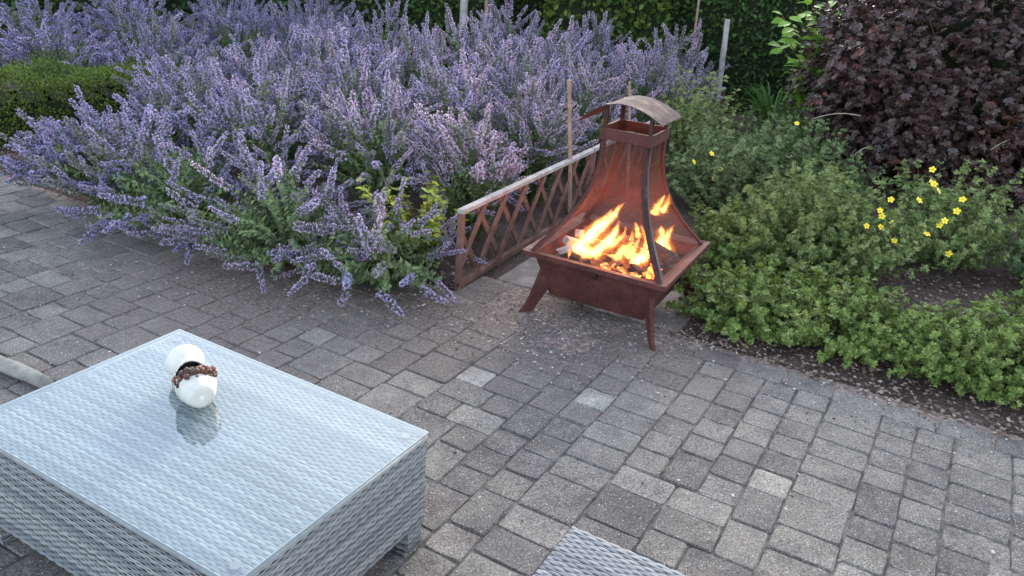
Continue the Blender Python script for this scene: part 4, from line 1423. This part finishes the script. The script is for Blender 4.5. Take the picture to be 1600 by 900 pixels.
cam_side = ((P + np.array([NBC[0], NBC[1], 0])) - np.array([0, 0, CAM_H]))
facing = -(nn * norm(cam_side)).sum(1)
pxs = to_px(P + np.array([NBC[0], NBC[1], 0]))
sc_ = facing * (rad / lump > .95) * S * (pxs[:, 0] < 1600) * (pxs[:, 1] > 0) * (pxs[:, 1] < 300) / pxs[:, 2]
pick = np.argsort(-sc_)[:300]
lbm = np_mesh('leaf', LOBED[0], LOBED[1], M['ninebark_leaf_single'])
for i in pick:
    y_ = D[i]; xax = norm(np.cross(y_, U[i])); zax = np.cross(xax, y_); s_ = S[i]; q = P[i]
    o = link('leaf', lbm, nine)
    o.matrix_local = Matrix(((xax[0] * s_, y_[0] * s_, zax[0] * s_, q[0]), (xax[1] * s_, y_[1] * s_, zax[1] * s_, q[1]), (xax[2] * s_, y_[2] * s_, zax[2] * s_, q[2]), (0, 0, 0, 1)))
rest = np.setdiff1d(np.arange(len(P)), pick)
V, Fc = scatter(*LOBED, P[rest], D[rest], U[rest], S[rest])
tag(link('foliage', np_mesh('foliage', V, Fc, M['ninebark_leaf']), nine), kind='stuff')
SV = MB()
for i in range(40):
    e = rand_unit(1)[0]; e[2] = abs(e[2])
    tip = e * NBR * .95 + np.array([0, 0, NBC[2]]); p0 = np.array([rng.normal() * .12, rng.normal() * .12, 0])
    SV.tube([p0, np.array([tip[0] * .4, tip[1] * .4, tip[2] * .6]), tip], [.012, .009, .004], 5, cap=False)
tag(SV.build('branches', M['twig'], nine), kind='stuff')
core_blob('dark_filler', nine, NBR[0] * .62, NBR[1] * .62, NBR[2] * .66, NBC[2], M['dark_core'], 3)  # solid dark blob added behind the leaves, not modelled twigs
for (q0, q1), lab in ((((1268, 186), (1345, 181)), 'dry pale grass stalk arching out of the purple ninebark beside the lime shrub'),
                      (((1333, 244), (1362, 232)), 'short dry pale grass stalk low in the middle of the purple ninebark'),
                      (((1548, 234), (1595, 217)), 'dry pale grass stalk sticking out above the yellow-flowered shrub')):
    y_ = NBC[1] - NBR[1] * .93
    a_, b_ = at_y(*q0, y_ - .1), at_y(*q1, y_ + .25)
    tag(MB().tube([a_ + (b_ - a_) * k / 6 + np.array([0, 0, .03 * math.sin(math.pi * k / 6)]) for k in range(7)], [.0016, .002, .0024, .0026, .0028, .003, .003], 5).build('grass_stalk', M['dry_stalk']), lab, 'stalk', 'dry stalks in the ninebark')

# ------------------------------------------------------------------ litter: mulch, grit and fallen petals
CHIP = (np.array([(-.5, -.3, 0), (.4, -.4, .1), (.55, .3, 0), (-.3, .45, .12), (0, 0, .28)]), np.array([(0, 1, 4), (1, 2, 4), (2, 3, 4), (3, 0, 4)]))
n_ = 9000
aa = rng.uniform(-2.2, 1.6, n_) + 2.0; bb = EDGE_R + .0 + rng.random(n_) ** 1.3 * 2.3
P = np.column_stack([UX[0] * (aa - 1.0) + WX[0] * bb, UX[1] * (aa - 1.0) + WX[1] * bb, rng.uniform(-.008, .022, n_)])
a2 = rng.uniform(-7, A_STEP, 4000); b2 = EDGE_L + rng.random(4000) * .9
P = np.concatenate([P, np.column_stack([UX[0] * a2 + WX[0] * b2, UX[1] * a2 + WX[1] * b2, rng.uniform(-.005, .02, 4000)])])
n_ = len(P)
Dd = norm(rng.normal(size=(n_, 3)) * np.array([1, 1, .2]))
V, Fc = scatter(*CHIP, P, Dd, np.tile([0, 0, 1.0], (n_, 1)) + rng.normal(size=(n_, 3)) * .25, rng.uniform(.006, .026, n_))
tag(link('mulch', np_mesh('mulch', V, Fc, M['chip'])), 'loose brown bark mulch and soil crumbs covering the beds', 'mulch', kind='stuff')
P = [np.column_stack([rng.normal(.35, .42, 2600), rng.normal(3.78, .24, 2600)]), np.column_stack([rng.normal(-.9, .75, 1500), rng.normal(4.0, .25, 1500)])]
a3 = rng.uniform(-2.0, 1.4, 900) + 0; b3 = EDGE_R - rng.random(900) ** 2 * .35
P.append(np.column_stack([UX[0] * a3 + WX[0] * b3, UX[1] * a3 + WX[1] * b3]))
P.append(np.column_stack([rng.uniform(-2.5, 2.5, 700), rng.uniform(1.4, 4, 700)]))
P = np.concatenate(P); P = np.column_stack([P, np.full(len(P), .0005)])
n_ = len(P)
V, Fc = scatter(*CHIP, P, norm(rng.normal(size=(n_, 3)) * np.array([1, 1, .1])), np.tile([0, 0, 1.0], (n_, 1)) + rng.normal(size=(n_, 3)) * .2, .003 + .013 * rng.random(n_) ** 2.6)
tag(link('grit', np_mesh('grit', V, Fc, M['grit'])), 'fine brown and pale grit strewn over the pavers round the fire pit', 'grit', kind='stuff')

gx, gy = np.meshgrid(np.arange(-4.2, 3.0, .014), np.arange(2.6, 5.6, .014))
ga, gb = gx * UX[0] + gy * UX[1], gx * WX[0] + gy * WX[1]


def blob(cx, cy, r0, r1):
    return np.clip(1 - (np.hypot(gx - cx, gy - cy) - r0) / (r1 - r0), 0, 1)


def lattice_noise(step, seed):
    rs = np.random.default_rng(seed)
    n0, n1 = int(3.2 / step) + 3, int(7.4 / step) + 3
    t = rs.random((n0, n1))
    fy, fx = (gy - 2.6) / step, (gx + 4.2) / step
    iy, ix = fy.astype(int), fx.astype(int)
    fy, fx = fy - iy, fx - ix
    fy, fx = fy * fy * (3 - 2 * fy), fx * fx * (3 - 2 * fx)
    return (t[iy, ix] * (1 - fx) + t[iy, ix + 1] * fx) * (1 - fy) + (t[iy + 1, ix] * (1 - fx) + t[iy + 1, ix + 1] * fx) * fy


edge_b = np.where(ga > A_STEP, EDGE_R, np.where(ga > A_STEP2, EDGE_M, EDGE_L))
near = np.clip(1 - (edge_b - gb) / .16, 0, 1)
cover = np.maximum.reduce([blob(.42, 4.0, .28, .72), blob(-.1, 4.2, .2, .62) , near * .75, blob(-.9, 4.0, .1, .6) * .7, blob(-2.2, 4.2, .1, .5) * .55])
nz_ = .45 * lattice_noise(.23, 1) + .3 * lattice_noise(.07, 2) + .25 * lattice_noise(.028, 3)
gz = -.0095 + .0105 * cover + .016 * (nz_ - .5) * (.35 + .65 * cover) + rng.normal(size=gx.shape) * .0006
idx = np.arange(gx.size).reshape(gx.shape)
keepq = (cover[:-1, :-1] > .02) & ((gb < edge_b + .03)[:-1, :-1])
Fq = np.stack([idx[:-1, :-1], idx[:-1, 1:], idx[1:, 1:], idx[1:, :-1]], -1)[keepq]
used = np.unique(Fq); remap = np.zeros(gx.size, int); remap[used] = np.arange(len(used))
V = np.stack([gx, gy, gz], -1).reshape(-1, 3)[used]
tag(link('dirt', np_mesh('dirt', V, remap[Fq], M['dirt'], smooth=True)), 'sandy brown dirt trodden over the pavers round the fire pit', 'dirt', kind='stuff')
